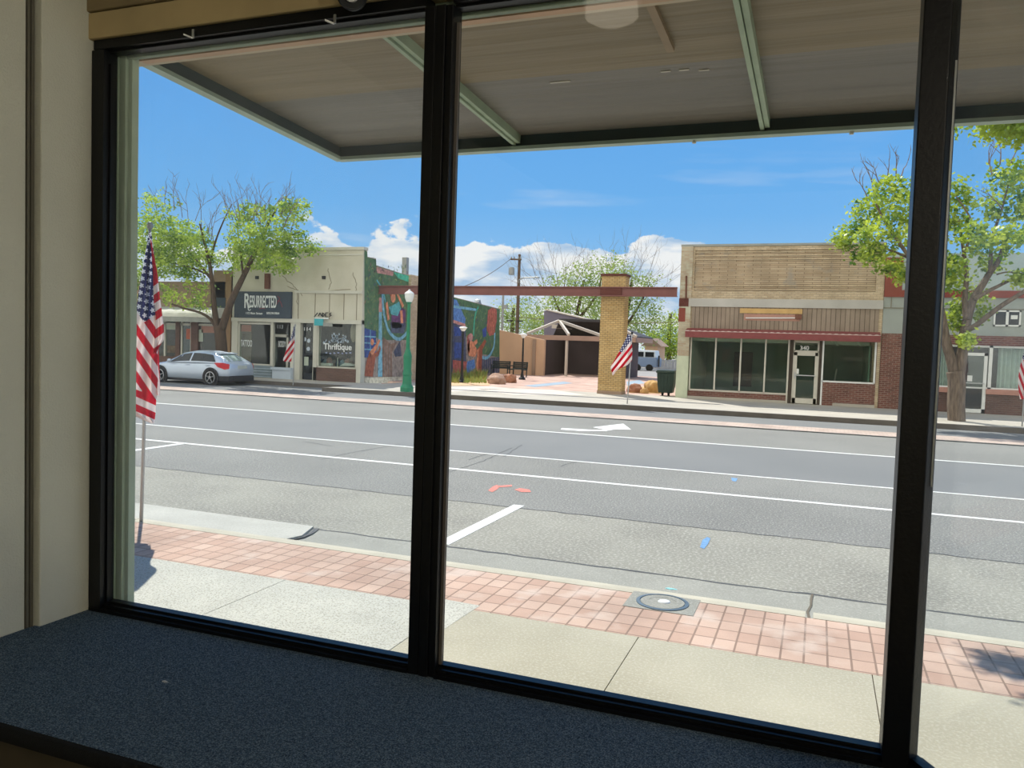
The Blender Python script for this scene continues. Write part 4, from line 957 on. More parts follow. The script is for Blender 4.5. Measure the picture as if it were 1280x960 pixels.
# brick pilaster in the middle of the side wall, chimney
yq0, yq1 = P(512.5, 410, X=XM+.15).y, P(527, 410, X=XM+.15).y
MB().box(XM-.1, XM+.15, yq0, yq1, .1, P(518, 344, X=XM+.15).z).build('brick_pilaster', m_tanbrick, lb)
a = P(507, 322, X=XM-.8); MB().box(a.x-.12, a.x+.12, a.y-.12, a.y+.12, 4.4, a.z).build('chimney', m_greymetal, lb)
a, b = P(590, 374, X=XM-.6), P(604, 384, X=XM-.6); MB().rock(((a.x+b.x)/2, (a.y+b.y)/2, a.z-.3), (.25, .5, .35), 3, .4, 2).build('roof_unit', m_greymetal, lb)
# ================================================================ far left: brown shop with a ribbed white awning
YB = 29.3
bb = thing('brown_shop', 'brown shop with a rounded ribbed white awning, behind the silver car', 'building', (-29, YB, .15))
bx1 = lx0-.06; bx0 = -46
zt_ = P(280, 338, Y=YB).z; za1, za0 = P(220, 384, Y=YB).z, P(220, 402.5, Y=YB).z
MB().box(bx0, bx1, YB, YB+.3, za0+.1, P(225, 352, Y=YB).z).box(P(267, 340, Y=YB).x, bx1, YB, YB+.3, za0+.1, zt_).box(bx0, bx0+.3, YB, YB+10, .1, 4).box(bx1-.3, bx1, YB+.3, YB+10, .1, zt_).box(bx0, bx1, YB+9.7, YB+10, .1, 4).box(bx0, bx1, YB+.3, YB+10, 3.9, 4).build('wall', m_brownwall, bb)
x0, x1, z0, z1 = rect(282, 343, 292, 472, YB); MB().box(x0, lx0-.06, YB-.05, YB+.3, .1, z1).build('end_pier', mat('tan_brown_pier', (146, 118, 88), .85, .1, 2), bb)
x0, x1, z0, z1 = rect(265, 372, 283, 392, YB); MB().box(x0, x1, YB-.08, YB-.02, z0, z1).build('grey_panel', m_slate, bb)
ax1 = P(268, 394, Y=YB-.8).x; sec = []
k = 54
for i in range(k+1):
    X = bx0+1+(ax1-bx0-1)*i/k; rr_ = 1.0+(.035 if i % 2 else 0); q = []
    for j in range(9):
        t = PI/2*j/8; q.append((X, YB-1.0*math.sin(t)*rr_, za0+.22+(za1-za0-.22)*math.cos(t)*rr_))
    q += [(X, YB, za0+.22)]
    sec.append(q)
MB().loft(sec).build('awning', m_barrel, bb)
MB().box(bx0+1, ax1, YB-1.0, YB-.95, za0, za0+.24).build('awning_valance', m_barrelv, bb)
mb = MB(); zz0, zz1 = .14, za0+.1
cuts = [(bx0, -33.5), (P(222, 430, Y=YB).x-.12, P(222, 430, Y=YB).x+.12), (P(243, 430, Y=YB).x-.2, P(243, 430, Y=YB).x+.2)]
for a, b in cuts: mb.box(a, b, YB-.02, YB+.3, .1, zz1)
mb.box(bx0, P(222, 430, Y=YB).x, YB, YB+.3, .1, .9); mb.box(P(243, 430, Y=YB).x, bx1, YB, YB+.3, .1, .9)
mb.build('brick_front', m_brownbrick, bb)
mb = MB()
for x in (205, 221, 226, 238, 246): X = P(x, 430, Y=YB).x; mb.box(X-.04, X+.04, YB+.03, YB+.12, .3, zz1)
mb.box(-33, bx1, YB+.03, YB+.12, zz1-.25, zz1-.15).build('shopfront_frame', m_creamtrim, bb)
MB().box(-33.5, bx1-.3, YB+.07, YB+.08, .3, zz1).build('shopfront_glass', m_shopglass, bb)
for i, (x0_, y0_, x1_, y1_, mm) in enumerate(((245.5, 412, 254, 427, m_inwhite), (233, 411, 238, 424, m_orangesign), (208, 405, 220, 412, m_inwhite), (209, 432, 220, 441, m_poster), (252, 407, 270, 416, m_pinkpatch))):
    q = rect(x0_, y0_, x1_, y1_, YB+.06); MB().box(q[0], q[1], YB+.05, YB+.065, q[2], q[3]).build('window_notice', mm, bb)
q = rect(226, 407, 238, 444, YB+.1); MB().box(q[0], q[1], YB+.1, YB+.16, .17, q[3]).build('blue_door', m_slate, bb)
room(bb, -33.5, bx1-.35, YB+.4, YB+4, .12, zz1+.1, m_darkdoor, m_interior)
# ================================================================ plaza: gateway pillar and beam, pavilion, walls
YP = 30.86
x0, x1 = P(749.5, 420, Y=YP).x, P(779, 420, Y=YP).x
zt = P(765, 345, Y=YP).z
pd = x1/(P(784, 420, Y=1).x)-YP
gp = thing('gateway_pillar', 'square yellow brick pillar carrying the red beam at the plaza entrance', 'pillar', ((x0+x1)/2, YP+pd/2, .15), kind='thing')
MB().box(x0, x1, YP, YP+pd, .15, zt).build('shaft', m_pillar, gp)
MB().box(x0-.04, x1+.04, YP-.04, YP+pd+.04, zt, zt+.09).build('cap', m_capred, gp)
MB().box(x0-.02, x1+.02, YP-.02, YP+pd+.02, .15, .27).build('base', m_brownwall, gp)
YBm = 30.55
bx0, bx1 = XM+.05, P(846.5, 362, Y=YBm).x
zb0, zb1 = P(650, 369.2, Y=YBm).z, P(650, 358, Y=YBm).z
gb = thing('gateway_beam', 'long dark red steel beam spanning the plaza entrance', 'beam', (-10, YBm, 4), kind='thing')
MB().box(bx0, bx1, YBm-.02, YBm+.03, zb0, zb1).build('web', m_beam, gb)
MB().box(bx0, bx1, YBm-.10, YBm+.12, zb1-.035, zb1).build('flange', m_beam, gb)
MB().box(bx0, bx1, YBm-.10, YBm+.12, zb0, zb0+.035).build('flange', m_beam, gb)
MB().box(x0+.05, x1-.05, YBm-.08, YP-.05, zb0+.04, zb1-.04).build('pillar_plate', m_capred, gb)
# tan wall at the back of the plaza
YT = 45.6
x0, x1, z0, z1 = rect(621, 411, 680, 469, YT)
S('plaza_wall', MB().prism([(x0, YT, .1), (x1, YT, .1), (x1, YT, P(678, 425, Y=YT).z), (x0, YT, P(622, 412, Y=YT).z)], (0, .3, 0)), m_tanwall)
X = P(668, 440, Y=YT).x
tag(MB().box(X-.1, X+.1, YT-.12, YT-.01, .15, P(668, 424, Y=YT).z).build('downpipe', m_brownwall), 'brown downpipe on the tan plaza wall', 'pipe')
# pavilion
Yf, Yk = 46.3, 51.0
pv = thing('pavilion', 'open plaza pavilion with dark back walls and a pale-ribbed hip roof', 'pavilion', (-14, 48, .15))
ze1, ze0 = P(710, 419.5, Y=Yf).z, P(710, 425.5, Y=Yf).z
xa, xb = P(659, 422, Y=Yf).x, P(816, 428, Y=Yk+.4).x
MB().box(xa, xb, Yf-.05, Yf+.1, ze0, ze1).box(xa, xa+.15, Yf, Yk+.4, ze0, ze1).box(xb-.15, xb, Yf, Yk+.4, ze0, ze1).build('fascia', m_pavtrim, pv)
xc, xd = P(677, 445, Y=Yf).x, P(797, 445, Y=Yk).x
MB().box(xc-1.2, xd, Yk, Yk+.2, .1, ze1).box(xd-.15, xd, Yf+.5, Yk, .1, ze0).box(xc-.2, xc, Yf+.3, Yk, .1, ze0).build('back_wall', m_pavil, pv)
for x, w in ((673.5, .35), (707.5, .13)):
    X = P(x, 445, Y=Yf).x; MB().box(X-w/2, X+w/2, Yf+.0, Yf+.2, .15, ze0).build('post', m_pavbeam if w < .3 else m_tanwall, pv)
ap = P(699, 402, Y=48.8); ap2 = Vector((P(760, 408, Y=48.8).x, 48.8, ap.z)); e = .0
cn_ = [Vector((xa, Yf, ze1)), Vector((xb, Yf, ze1)), Vector((xb, Yk+.4, ze1)), Vector((xa, Yk+.4, ze1))]
up = Vector((0, 0, .07)); mb = MB()
# only the rear and right slopes are sheeted; the front and left show open rafters
for q in ([cn_[1], cn_[2], ap2], [cn_[2], cn_[3], ap, ap2]): mb.prism(q, up)
mb.build('roof_sheet', m_pavroof, pv)
rf = [(cn_[0], ap), (Vector((P(711, 420, Y=Yf).x, Yf, ze1)), ap), (Vector((P(752, 421, Y=Yf).x, Yf, ze1)), ap), (cn_[1], ap2)]
for a, b in rf: MB().bar(a+Vector((0, 0, .05)), b+Vector((0, 0, .05)), .13, .16).build('rafter', m_pavbeam, pv)
MB().bar(ap+Vector((0, 0, .1)), ap2+Vector((0, 0, .1)), .2, .16).build('ridge', m_pavroof, pv)
MB().bar(P(690, 408, Y=50), P(715, 409, Y=50), .1, .25).build('inner_beam', m_pavbeam, pv)
# slate coloured shed behind the pavilion
Ys = 54.5
q = [P(x, y, Y=Ys) for x, y in ((680, 388.5), (684, 388), (729, 399), (729, 470), (680, 468))]
sh = thing('shed', 'slate purple shed wall rising behind the pavilion roof', 'shed', (-17, Ys, .14))
MB().prism(q[:3]+[Vector((q[3].x, Ys, .12)), Vector((q[4].x, Ys, .12))], (0, 4, 0)).build('wall', m_shed, sh)
MB().bar(q[1]+Vector((-.1, 1, .05)), q[2]+Vector((.1, 1, .05)), 2.2, .08).build('roof_edge', m_pavbeam, sh)
# ================================================================ lamps
def lamp_green():
    b = P(508.5, 489.5, z=.15); k = px2m(508, 430, b.y)
    t = thing('street_lamp', 'tall green street lamp post with a white lantern by the mural', 'street lamp', (b.x, b.y, .15))
    zz = lambda y: P(508.5, y, Y=b.y).z
    MB().lathe([(.24, .15), (.24, .3), (.17, .42), (.15, zz(470)), (.17, zz(468)), (.14, zz(462)), (.155, zz(445)), (.12, zz(441)), (.075, zz(436))], b*1 if False else (b.x, b.y, 0), 16).build('base', m_lampgreen, t, smooth=False)
    MB().lathe([(.075, zz(437)), (.055, zz(380)), (.09, zz(379)), (.09, zz(377.5))], (b.x, b.y, 0), 14).build('post', m_lampgreen, t)
    MB().lathe([(.10, zz(377.5)), (.15, zz(373)), (.17, zz(368)), (.16, zz(367))], (b.x, b.y, 0), 12).build('lantern', m_milk, t)
    MB().lathe([(.18, zz(367)), (.12, zz(365)), (.05, zz(363.5)), (.03, zz(361.5))], (b.x, b.y, 0), 12).build('lantern_cap', m_white, t)
lamp_green()
def lamp_slim(x, yb, yt, lab):
    b = P(x, yb, z=.15); zz = lambda y: P(x, y, Y=b.y).z
    t = thing('plaza_lamp', lab, 'lamp', (b.x, b.y, .15), 'slim black plaza lamps')
    MB().lathe([(.18, .15), (.18, .22), (.10, .3), (.06, .5)], (b.x, b.y, 0), 12).build('base', m_bkmetal, t)
    MB().lathe([(.06, .4), (.045, zz(yt+6))], (b.x, b.y, 0), 10).build('post', m_bkmetal, t)
    MB().lathe([(.07, zz(yt+6)), (.17, zz(yt+2)), (.16, zz(yt+1.5))], (b.x, b.y, 0), 12).build('lamp_shade', m_milk, t)
    MB().lathe([(.2, zz(yt+1.7)), (.14, zz(yt+.4)), (.05, zz(yt))], (b.x, b.y, 0), 12).build('cap', m_white, t)
lamp_slim(577, 478.5, 408, 'slim black plaza lamp standing in front of the mural')
lamp_slim(652.5, 474.5, 416.5, 'slim black plaza lamp beside the two benches')
# ================================================================ benches
def bench(x0, x1, yb, lab, rot):
    a, b = P(x0, yb, z=.15), P(x1, yb, z=.15); b.y = a.y
    c = (a+b)/2; L = (x1-x0)*px2m((x0+x1)/2, yb, a.y)
    t = thing('bench', lab, 'bench', (c.x, c.y, .15), 'dark benches in front of the tan wall')
    W = L/2; zb = .15
    M = Matrix.Rotation(rot, 3, 'Z')
    def q(x, y, z): v = M @ Vector((x, y, 0)); return Vector((c.x+v.x, c.y+v.y, zb+z))
    for s in (-1, 1):
        mb = MB(); X = s*(W-.05)
        mb.bar(q(X, -.25, 0), q(X, -.25, .62), .05, .05, up=(1, 0, 0)).bar(q(X, .2, 0), q(X, .28, .85), .05, .05, up=(1, 0, 0)).bar(q(X, -.28, .62), q(X, .25, .62), .05, .05).bar(q(X, -.25, .42), q(X, .22, .40), .05, .05)
        mb.build('end_frame', m_bench, t)
    mb = MB()
    for k in range(5): y = -.22+k*.1; mb.bar(q(-W, y, .44), q(W, y, .44), .08, .03)
    mb.build('seat', m_bench, t)
    mb = MB()
    for k in range(4): mb.bar(q(-W, .23+.015*k, .50+k*.1), q(W, .23+.015*k, .50+k*.1), .03, .085)
    mb.build('backrest', m_bench, t)
bench(619, 640.5, 469.5, 'left one of the two dark benches, behind the boulders', .12)
bench(641.5, 661, 471, 'right one of the two dark benches, beside the slim lamp', -.1)
# ================================================================ boulders and grass
def boulder(x, yb, wpx, hpx, m, lab, seed, grp):
    b = P(x, yb, z=.15); k = px2m(x, yb, b.y); rx, rz = wpx*k/2, hpx*k
    return tag(MB().rock((b.x, b.y+rx*.6, .15+rz*.28), (rx, rx*.75, rz*.62), seed, .28, 4, flat=.5).build('boulder', m, smooth=True), lab, 'boulder', grp)
G1 = 'boulders in the plaza'
boulder(617.5, 480, 22, 13, m_rock1, 'pale pinkish boulder in front of the left bench', 1, G1)
boulder(635, 478.5, 17, 11.5, m_rock2, 'reddish brown boulder between the pale boulder and the lamp', 2, G1)
boulder(792, 491, 21, 12, m_rock2, 'low reddish boulder just right of the brick pillar', 3, G1)
boulder(804.5, 492, 10, 7.5, m_rock3, 'small golden boulder between two larger ones by the pillar', 4, G1)
boulder(815, 491, 21, 17, m_rock3, 'largest golden boulder next to the green bin', 5, G1)
boulder(823, 489, 10, 7, m_rock1, 'small pale boulder tucked against the green bin', 6, G1)
r = random.Random(21); mb = MB()
S('plaza_gravel', MB().prism([tuple(P(x, y, z=.153)) for x, y in ((562, 482), (612, 482), (612, 470), (562, 469))], (0, 0, .01)), mat('sandy_gravel', (206, 172, 136), .95, .12, 5, .3, 40))
S('plaza_gravel_right', MB().prism([tuple(P(x, y, z=.153)) for x, y in ((784, 491), (826, 492), (826, 484), (784, 483))], (0, 0, .01)), m_rock3)
for i in range(900):
    x = r.uniform(564, 608); y = r.uniform(470, 479); p = P(x, y, z=.16)
    if p.x < XM+.25 or abs(x-577) < 2.5: continue
    p = p; h = r.uniform(.1, .5)*(1.2 if y < 474 else .6)
    d = Vector((r.uniform(-.4, .4), r.uniform(-.4, .4), 1)).normalized()*h; w = Vector((r.uniform(-1, 1), r.uniform(-1, 1), 0)).normalized()*.035
    mb.add([p-w, p+w, p+d], [(0, 1, 2)])
tag(mb.build('dry_grass', m_grass), 'dry green grass growing below the far mural', 'grass', kind='stuff')
# ================================================================ wheeled bin
b = P(832.5, 494.5, z=.15); k = px2m(832, 480, b.y); zz = lambda y: P(832, y, Y=b.y).z
t = thing('wheeled_bin', 'dark green wheeled rubbish bin beside the pale building corner', 'bin', (b.x, b.y, .15))
def ring(w, d, z, yo=0): return [(b.x-w, b.y-d+yo, z), (b.x+w, b.y-d+yo, z), (b.x+w, b.y+d+yo, z), (b.x-w, b.y+d+yo, z)]
MB().loft([ring(.27, .25, .27), ring(.31, .3, .6), ring(.335, .33, zz(466))]).build('body', m_bin, t, bevel=.02)
mb = MB()
for x in (-.2, -.07, .07, .2): mb.bar((b.x+x*.9, b.y-.262, .3), (b.x+x, b.y-.335, zz(467)), .04, .03, up=(1, 0, 0))
mb.build('rib', m_bin, t)
MB().loft([ring(.36, .36, zz(466)), ring(.37, .37, zz(464.5)), ring(.33, .33, zz(462.5))]).build('lid', m_bin, t, bevel=.01)
for s in (-.12, .12): MB().lathe([(.11, -.03), (.11, .03)], (b.x+s, b.y-.12, .26), 16, axis='x').build('wheel', m_tyre, t)
# ================================================================ utility pole, mast
Yu = 62
b = P(645.5, 440, Y=Yu); zz = lambda y: P(645.5, y, Y=Yu).z; xx = lambda x, y=340: P(x, y, Y=Yu).x
t = thing('utility_pole', 'wooden utility pole with crossarm and transformer behind the plaza', 'utility pole', (b.x, Yu, .14))
MB().tube([(b.x, Yu, .14), (b.x, Yu, zz(318))], [.18, .11], 10).build('pole', m_woodpole, t)
MB().bar((xx(638.5), Yu-.15, zz(324.3)), (xx(652), Yu-.15, zz(324.8)), .1, .12).build('crossarm', m_woodpole, t)
for x in (639.5, 643, 648.5, 651): MB().lathe([(.05, 0), (.07, .1), (.03, .2)], (xx(x), Yu-.15, zz(324)), 8).build('insulator', m_greymetal, t)
MB().lathe([(.22, zz(344)), (.24, zz(343)), (.24, zz(336)), (.18, zz(334.5))], (xx(641), Yu-.3, 0), 14).build('transformer', m_greymetal, t)
MB().tube([(b.x, Yu, zz(356)), (xx(650), Yu-.2, zz(350)), (xx(657), Yu-.3, zz(347.5)), (xx(675), Yu-.4, zz(347))], .05, 6).build('lamp_arm', m_greymetal, t)
MB().box(xx(671), xx(676), Yu-.5, Yu-.2, zz(348), zz(346.8)).build('lamp_head', m_greymetal, t)
mb = MB().box(xx(637), xx(642.5), Yu-.3, Yu-.1, zz(402), zz(400.5)).box(xx(650.5), xx(656), Yu-.3, Yu-.1, zz(402), zz(400.5)); mb.box(xx(642), xx(651), Yu-.25, Yu-.2, zz(401.4), zz(401)).build('signal_bracket', m_bkmetal, t)
def wire(a, b, sag, name, lab):
    pts = [a.lerp(b, i/14)-Vector((0, 0, sag*4*(i/14)*(1-i/14))) for i in range(15)]
    tag(MB().tube(pts, .022, 5).build(name, m_woodpole), lab, 'wire', 'overhead wires')
wire(Vector((xx(639.5), Yu-.15, zz(323))), Vector((P(520, 365, Y=40).x, 40, P(520, 372, Y=40).z)), .6, 'overhead_wire', 'thin overhead wire sloping left from the pole crossarm')
wire(Vector((xx(648), Yu-.15, zz(396))), Vector((P(860, 402, Y=58).x, 58, P(860, 402, Y=58).z)), .3, 'overhead_wire', 'thin overhead wire running right behind the pavilion')
Ym = 46.5; b = P(627.5, 415, Y=Ym); zz = lambda y: P(627.5, y, Y=Ym).z
t = thing('metal_mast', 'slim grey metal mast behind the end of the mural wall', 'mast', (b.x, Ym, .14))
MB().tube([(b.x, Ym, .14), (b.x, Ym, zz(366))], [.09, .07], 10).build('shaft', m_greymetal, t)
MB().box(b.x+.08, b.x+.3, Ym-.1, Ym+.1, zz(386), zz(381)).build('box', m_greymetal, t)
# ================================================================ back street: truck, fence
Yt = 66
xx = lambda x: P(x, 450, Y=Yt).x; zz = lambda y: P(808, y, Y=Yt).z
t = thing('truck', 'blue-grey truck with a white top parked beyond the pavilion', 'truck', (xx(806), Yt, .14))
MB().prism([(xx(788), Yt, zz(459)), (xx(821), Yt, zz(459)), (xx(822), Yt, zz(449)), (xx(820), Yt, zz(447)), (xx(788), Yt, zz(447))], (0, 2, 0)).build('body', m_truck, t, bevel=.05)
MB().prism([(xx(788), Yt+.1, zz(447)), (xx(819.5), Yt+.1, zz(447)), (xx(818), Yt+.1, zz(438)), (xx(788), Yt+.1, zz(437.5))], (0, 1.8, 0)).build('canopy_top', m_truckw, t, bevel=.05)
MB().box(xx(806), xx(817), Yt+.06, Yt+.1, zz(446), zz(440)).build('window', m_carglass, t)
MB().box(xx(796), xx(804), Yt+.06, Yt+.1, zz(446), zz(440)).build('window', m_carglass, t)
for x in (797, 812): MB().lathe([(.24, -.06), (.29, -.05), (.29, .16), (.2, .18)], (xx(x), Yt-.0, zz(464)+.29), 18, axis='y').build('wheel', m_tyre, t)
MB().box(xx(823), xx(824.5), Yt-.2, Yt+.1, zz(458), zz(444)).build('mirror_post', m_bkmetal, t)
Yf_ = 74
x0, x1, z0, z1 = rect(822, 449.5, 850, 461, Yf_)
t = thing('fence', 'grey board fence at the back of the lot', 'fence', (x0, Yf_, .14))
mb = MB()
for i in range(16): X = x0+(x1+3-x0)*i/16; mb.box(X, X+(x1+3-x0)/16*.9, Yf_, Yf_+.05, .14, z1-.02*(i % 3))
mb.build('board_panel', m_fence, t)
for i in range(3): X = x0+(x1+3-x0)*i/2; MB().box(X-.06, X+.06, Yf_-.06, Yf_, .14, z1+.1).build('post', m_fence, t)
x0, x1, z0, z1 = rect(806, 425, 822, 447, 78)
t = thing('small_house', 'small pale house half hidden by trees behind the truck', 'house', (x0, 78, .14))
MB().box(x0, x1, 78, 82, .12, z1-.6).build('wall', m_tanwall, t)
MB().prism([(x0-.4, 77.8, z1-.6), (x1+.4, 77.8, z1-.6), ((x0+x1)/2, 77.8, z1+.2)], (0, 4.4, 0)).build('roof', m_brownwall, t)
# ================================================================ flags
def inpoly_rows(rows):
    """rows: (y, left x, right x) in order of y -> interpolator"""
    def f(y):
        for a, b in zip(rows[:-1], rows[1:]):
            if a[0] <= y <= b[0]:
                t = (y-a[0])/(b[0]-a[0]) if b[0] > a[0] else 0
                return a[1]+(b[1]-a[1])*t, a[2]+(b[2]-a[2])*t
        return rows[-1][1:]
    return f
def cloth(mb, rows, Y, uvf, nx=16, ny=50, rip=.03, freq=3.0, ph=0.0):
    f = inpoly_rows(rows); y0, y1 = rows[0][0], rows[-1][0]; o = len(mb.v); vs = []
    for j in range(ny+1):
        y = y0+(y1-y0)*j/ny; a, b = f(y)
        for i in range(nx+1):
            s = i/nx; x = a+(b-a)*s
            d = rip*math.sin(freq*2*PI*s+ph+j*.05)*min(1, j/ny*4)
            p = P(x, y, Y=Y); q = CAM+(p-CAM)*((Y+d)/Y)
            mb.uv[o+len(vs)] = uvf(x, y); vs.append(q)
    fs = [(j*(nx+1)+i, j*(nx+1)+i+1, (j+1)*(nx+1)+i+1, (j+1)*(nx+1)+i) for j in range(ny) for i in range(nx)]
    return mb.add(vs, fs)
def affine(ox, oy, d, ulen, vlen, u0=.4, v0=7/13, flip=False):
    """stripe direction d (pixels); (ox,oy) is the canton's inner corner"""
    l = math.hypot(*d); dx, dy = d[0]/l, d[1]/l; nx, ny = (-dy, dx) if not flip else (dy, -dx)
    return lambda x, y: (u0+((x-ox)*dx+(y-oy)*dy)/ulen, v0+((x-ox)*nx+(y-oy)*ny)/vlen)
# near flag
b = P(176.5, 652, z=.15); YN = b.y
fl = thing('flag', 'large near flag hanging limp on a pole at the kerb outside the left pane', 'flag', (b.x, b.y, .15), 'flags on poles along the street')
top = P(187.5, 284, Y=YN)
MB().tube([b, top], [.018, .013], 12).build('pole', m_alu, fl, smooth=True)
MB().lathe([(.02, -.02), (.028, .0), (.03, .02), (.02, .045), (.005, .05)], top, 12).build('finial', m_greymetal, fl)
uf0 = affine(180, 403, (.56, .83), 200, 108)
def uf_main(x, y):
    # lower end is folded back along the line (164,478)-(196,505): mirror the pattern there
    ax, ay, bx, by = 164, 478, 196, 505; dx, dy = bx-ax, by-ay; l = math.hypot(dx, dy); nx, ny = -dy/l, dx/l
    s = (x-ax)*nx+(y-ay)*ny
    if s > 0: x, y = x-2*s*nx, y-2*s*ny
    return uf0(x, y)
mb = MB()
cloth(mb, [(290, 186, 189), (300, 184.5, 190.5), (330, 179, 194), (360, 174, 197), (390, 170, 198), (420, 163, 198.5), (450, 157, 197), (480, 152, 197.5), (505, 150, 195), (516, 158, 194.5), (529, 189, 193)], YN-.11, uf_main, 20, 70, .05, 1.6, .6)
uf2 = affine(193, 356, (.35, -.25), 150, 118, u0=.95, v0=.07)
cloth(mb, [(300, 188, 189), (340, 191, 196.5), (375, 192, 200.5), (405, 193, 204.5), (424, 193, 205.5), (432, 192, 200), (442, 191, 195)], YN-.17, uf2, 10, 40, .03, 1.3, 0)
uf3 = affine(193, 400, (.1, .9), 220, 60, u0=.6, v0=.2)
cloth(mb, [(425, 190, 197.5), (450, 190, 199), (480, 191, 200), (492, 194, 200), (495, 198, 199)], YN-.06, uf3, 6, 24, .02, 1, 0)
mb.build('banner', m_flag, fl, smooth=True)
# flag at the pillar
b = P(784, 504.5, z=.15); YM_ = b.y
fl = thing('flag', 'small flag flying left across the brick gateway pillar', 'flag', (b.x, b.y, .15), 'flags on poles along the street')
top = P(790, 416.5, Y=YM_); MB().tube([b, P(788, 452, Y=YM_), top], [.022, .02, .016], 8).build('pole', m_alu, fl, smooth=True)
MB().lathe([(.03, -.03), (.045, .0), (.03, .05)], top, 8).build('finial', m_bkmetal, fl)
mb = MB()
cloth(mb, [(417.5, 785, 787), (422, 783, 788.5), (430, 779, 790), (440, 773.5, 790.5), (450, 768, 790), (456, 764.5, 785), (460, 763, 776), (464, 764.5, 770), (469, 765.5, 767)], YM_-.05, affine(777, 441, (-.62, .78), 62, -40), 18, 44, .07, 1.5, .3)
mb.build('banner', m_flag, fl, smooth=True)
# flag in front of the tattoo shop
b = P(366, 485, z=.15) if False else P(366.3, 481.5, z=.15); YS = b.y
fl = thing('flag', 'small flag hanging beside the tattoo shop door', 'flag', (b.x, b.y, .15), 'flags on poles along the street')
top = P(368.8, 407, Y=YS); MB().tube([b, top], [.02, .016], 8).build('pole', m_alu, fl, smooth=True)
MB().lathe([(.03, -.03), (.04, .0), (.03, .05)], top, 8).build('finial', m_greymetal, fl)
mb = MB()
cloth(mb, [(408, 367, 368.5), (416, 365.5, 368.5), (424, 363, 368.3), (432, 359.5, 368), (440, 357, 366.5), (446, 355, 364.5), (450.5, 353.5, 364.5), (452, 356, 364)], YS-.05, affine(363, 427, (-.6, .8), 46, -34), 12, 40, .05, 1.4, .8)
mb.build('banner', m_flag, fl, smooth=True)
# flag at the right edge
b = P(1277.5, 533, z=.15); YE = b.y
fl = thing('flag', 'flag hanging at the far right edge, in front of the stucco shop', 'flag', (b.x, b.y, .15), 'flags on poles along the street')
top = P(1285, 432, Y=YE); MB().tube([b, top], [.02, .016], 8).build('pole', m_alu, fl, smooth=True)
MB().lathe([(.03, -.03), (.04, .0), (.03, .05)], top, 8).build('finial', m_greymetal, fl)
mb = MB()
cloth(mb, [(434, 1282, 1286), (446, 1278, 1288), (460, 1274.5, 1290), (474, 1272.5, 1290), (486, 1273, 1288), (494, 1274, 1284), (499, 1275, 1279)], YE-.05, affine(1279, 450, (.35, .93), 62, 42), 14, 44, .06, 1.5, .3)
mb.build('banner', m_flag, fl, smooth=True)
# ================================================================ silver hatchback, nose to the left
wr, wf_ = P(263.3, 481.4, z=.005), P(203.9, 477.4, z=.005)
cy = wr.y+.86; wb = wr.x-wf_.x; cx = (wr.x+wf_.x)/2
car = thing('car', 'silver hatchback parked nose left in front of the brown shop', 'car', (cx, cy, .005))
def q(x, y, z): return Vector((cx+x, cy+y, z*.905))
st = [(-2.08, .34, .58, .52), (-2.02, .24, .66, .66), (-1.85, .20, .76, .78), (-1.5, .19, .85, .85), (-1.05, .19, .93, .875), (-.6, .19, .955, .885), (0, .19, .97, .89), (.6, .19, .99, .89), (1.1, .19, 1.01, .885), (1.5, .21, 1.02, .86), (1.8, .26, 1.00, .82), (1.98, .32, .95, .76), (2.06, .40, .86, .68)]
sec = []
for (x, zb, zt, hw) in st:
    h = zt-zb
    half = [(hw*.82, zb), (hw*.97, zb+h*.12), (hw, zb+h*.40), (hw*.985, zb+h*.68), (hw*.95, zb+h*.88), (hw*.88, zt-.0), (hw*.45, zt+.035)]
    ring_ = [q(x, -y, z) for y, z in half]+[q(x, y, z) for y, z in reversed(half)]
    sec.append(ring_)
MB().loft(sec).build('body', m_silver, car, smooth=True)
cab = [(-1.10, .90, .93, .80, .76), (-.72, .90, 1.12, .83, .68), (-.30, .92, 1.36, .85, .62), (.15, .93, 1.455, .86, .60), (.65, .94, 1.46, .86, .59), (1.15, .95, 1.39, .85, .57), (1.50, .96, 1.27, .83, .56), (1.78, .97, 1.10, .80, .60), (1.93, .95, .99, .76, .66)]
sec = []
for (x, zb, zt, wb_, wt) in cab:
    half = [(wb_, zb), (wb_*.98, zb+(zt-zb)*.12), (wt+(wb_-wt)*.22, zb+(zt-zb)*.8), (wt*.93, zb+(zt-zb)*.96), (wt*.5, zt+.012)]
    sec.append([q(x, -y, z) for y, z in half]+[q(x, y, z) for y, z in reversed(half)])
MB().loft(sec).build('cabin', m_silver, car, smooth=True)
def cabside(x, f, s, off=.008):
    for a, b in zip(cab[:-1], cab[1:]):
        if a[0] <= x <= b[0]:
            t = (x-a[0])/(b[0]-a[0]); zb, zt, wb_, wt = [a[i]+(b[i]-a[i])*t for i in range(1, 5)]
            z = zb+(zt-zb)*f
            pts = [(0, wb_), (.12, wb_*.98), (.8, wt+(wb_-wt)*.22), (.96, wt*.93)]
            for (f0, w0), (f1, w1) in zip(pts[:-1], pts[1:]):
                if f0 <= f <= f1: w = w0+(w1-w0)*(f-f0)/(f1-f0)
            return q(x, s*(w+off), z)
def sidewin(xs_lo, xs_hi, s, flo=.16, fhi=.82, n=8):
    vs = []
    for i in range(n+1):
        t = i/n; xa = xs_lo[0]+(xs_lo[1]-xs_lo[0])*t; xb = xs_hi[0]+(xs_hi[1]-xs_hi[0])*t
        vs += [cabside(xa, flo, s), cabside(xb, fhi, s)]
    return MB().add(vs, [(2*i, 2*i+2, 2*i+3, 2*i+1) for i in range(n)]).build('side_window', m_carglass, car)
for s in (-1, 1):
    sidewin((-.86, .18), (-.40, .18), s); sidewin((.25, 1.45), (.25, 1.18), s)
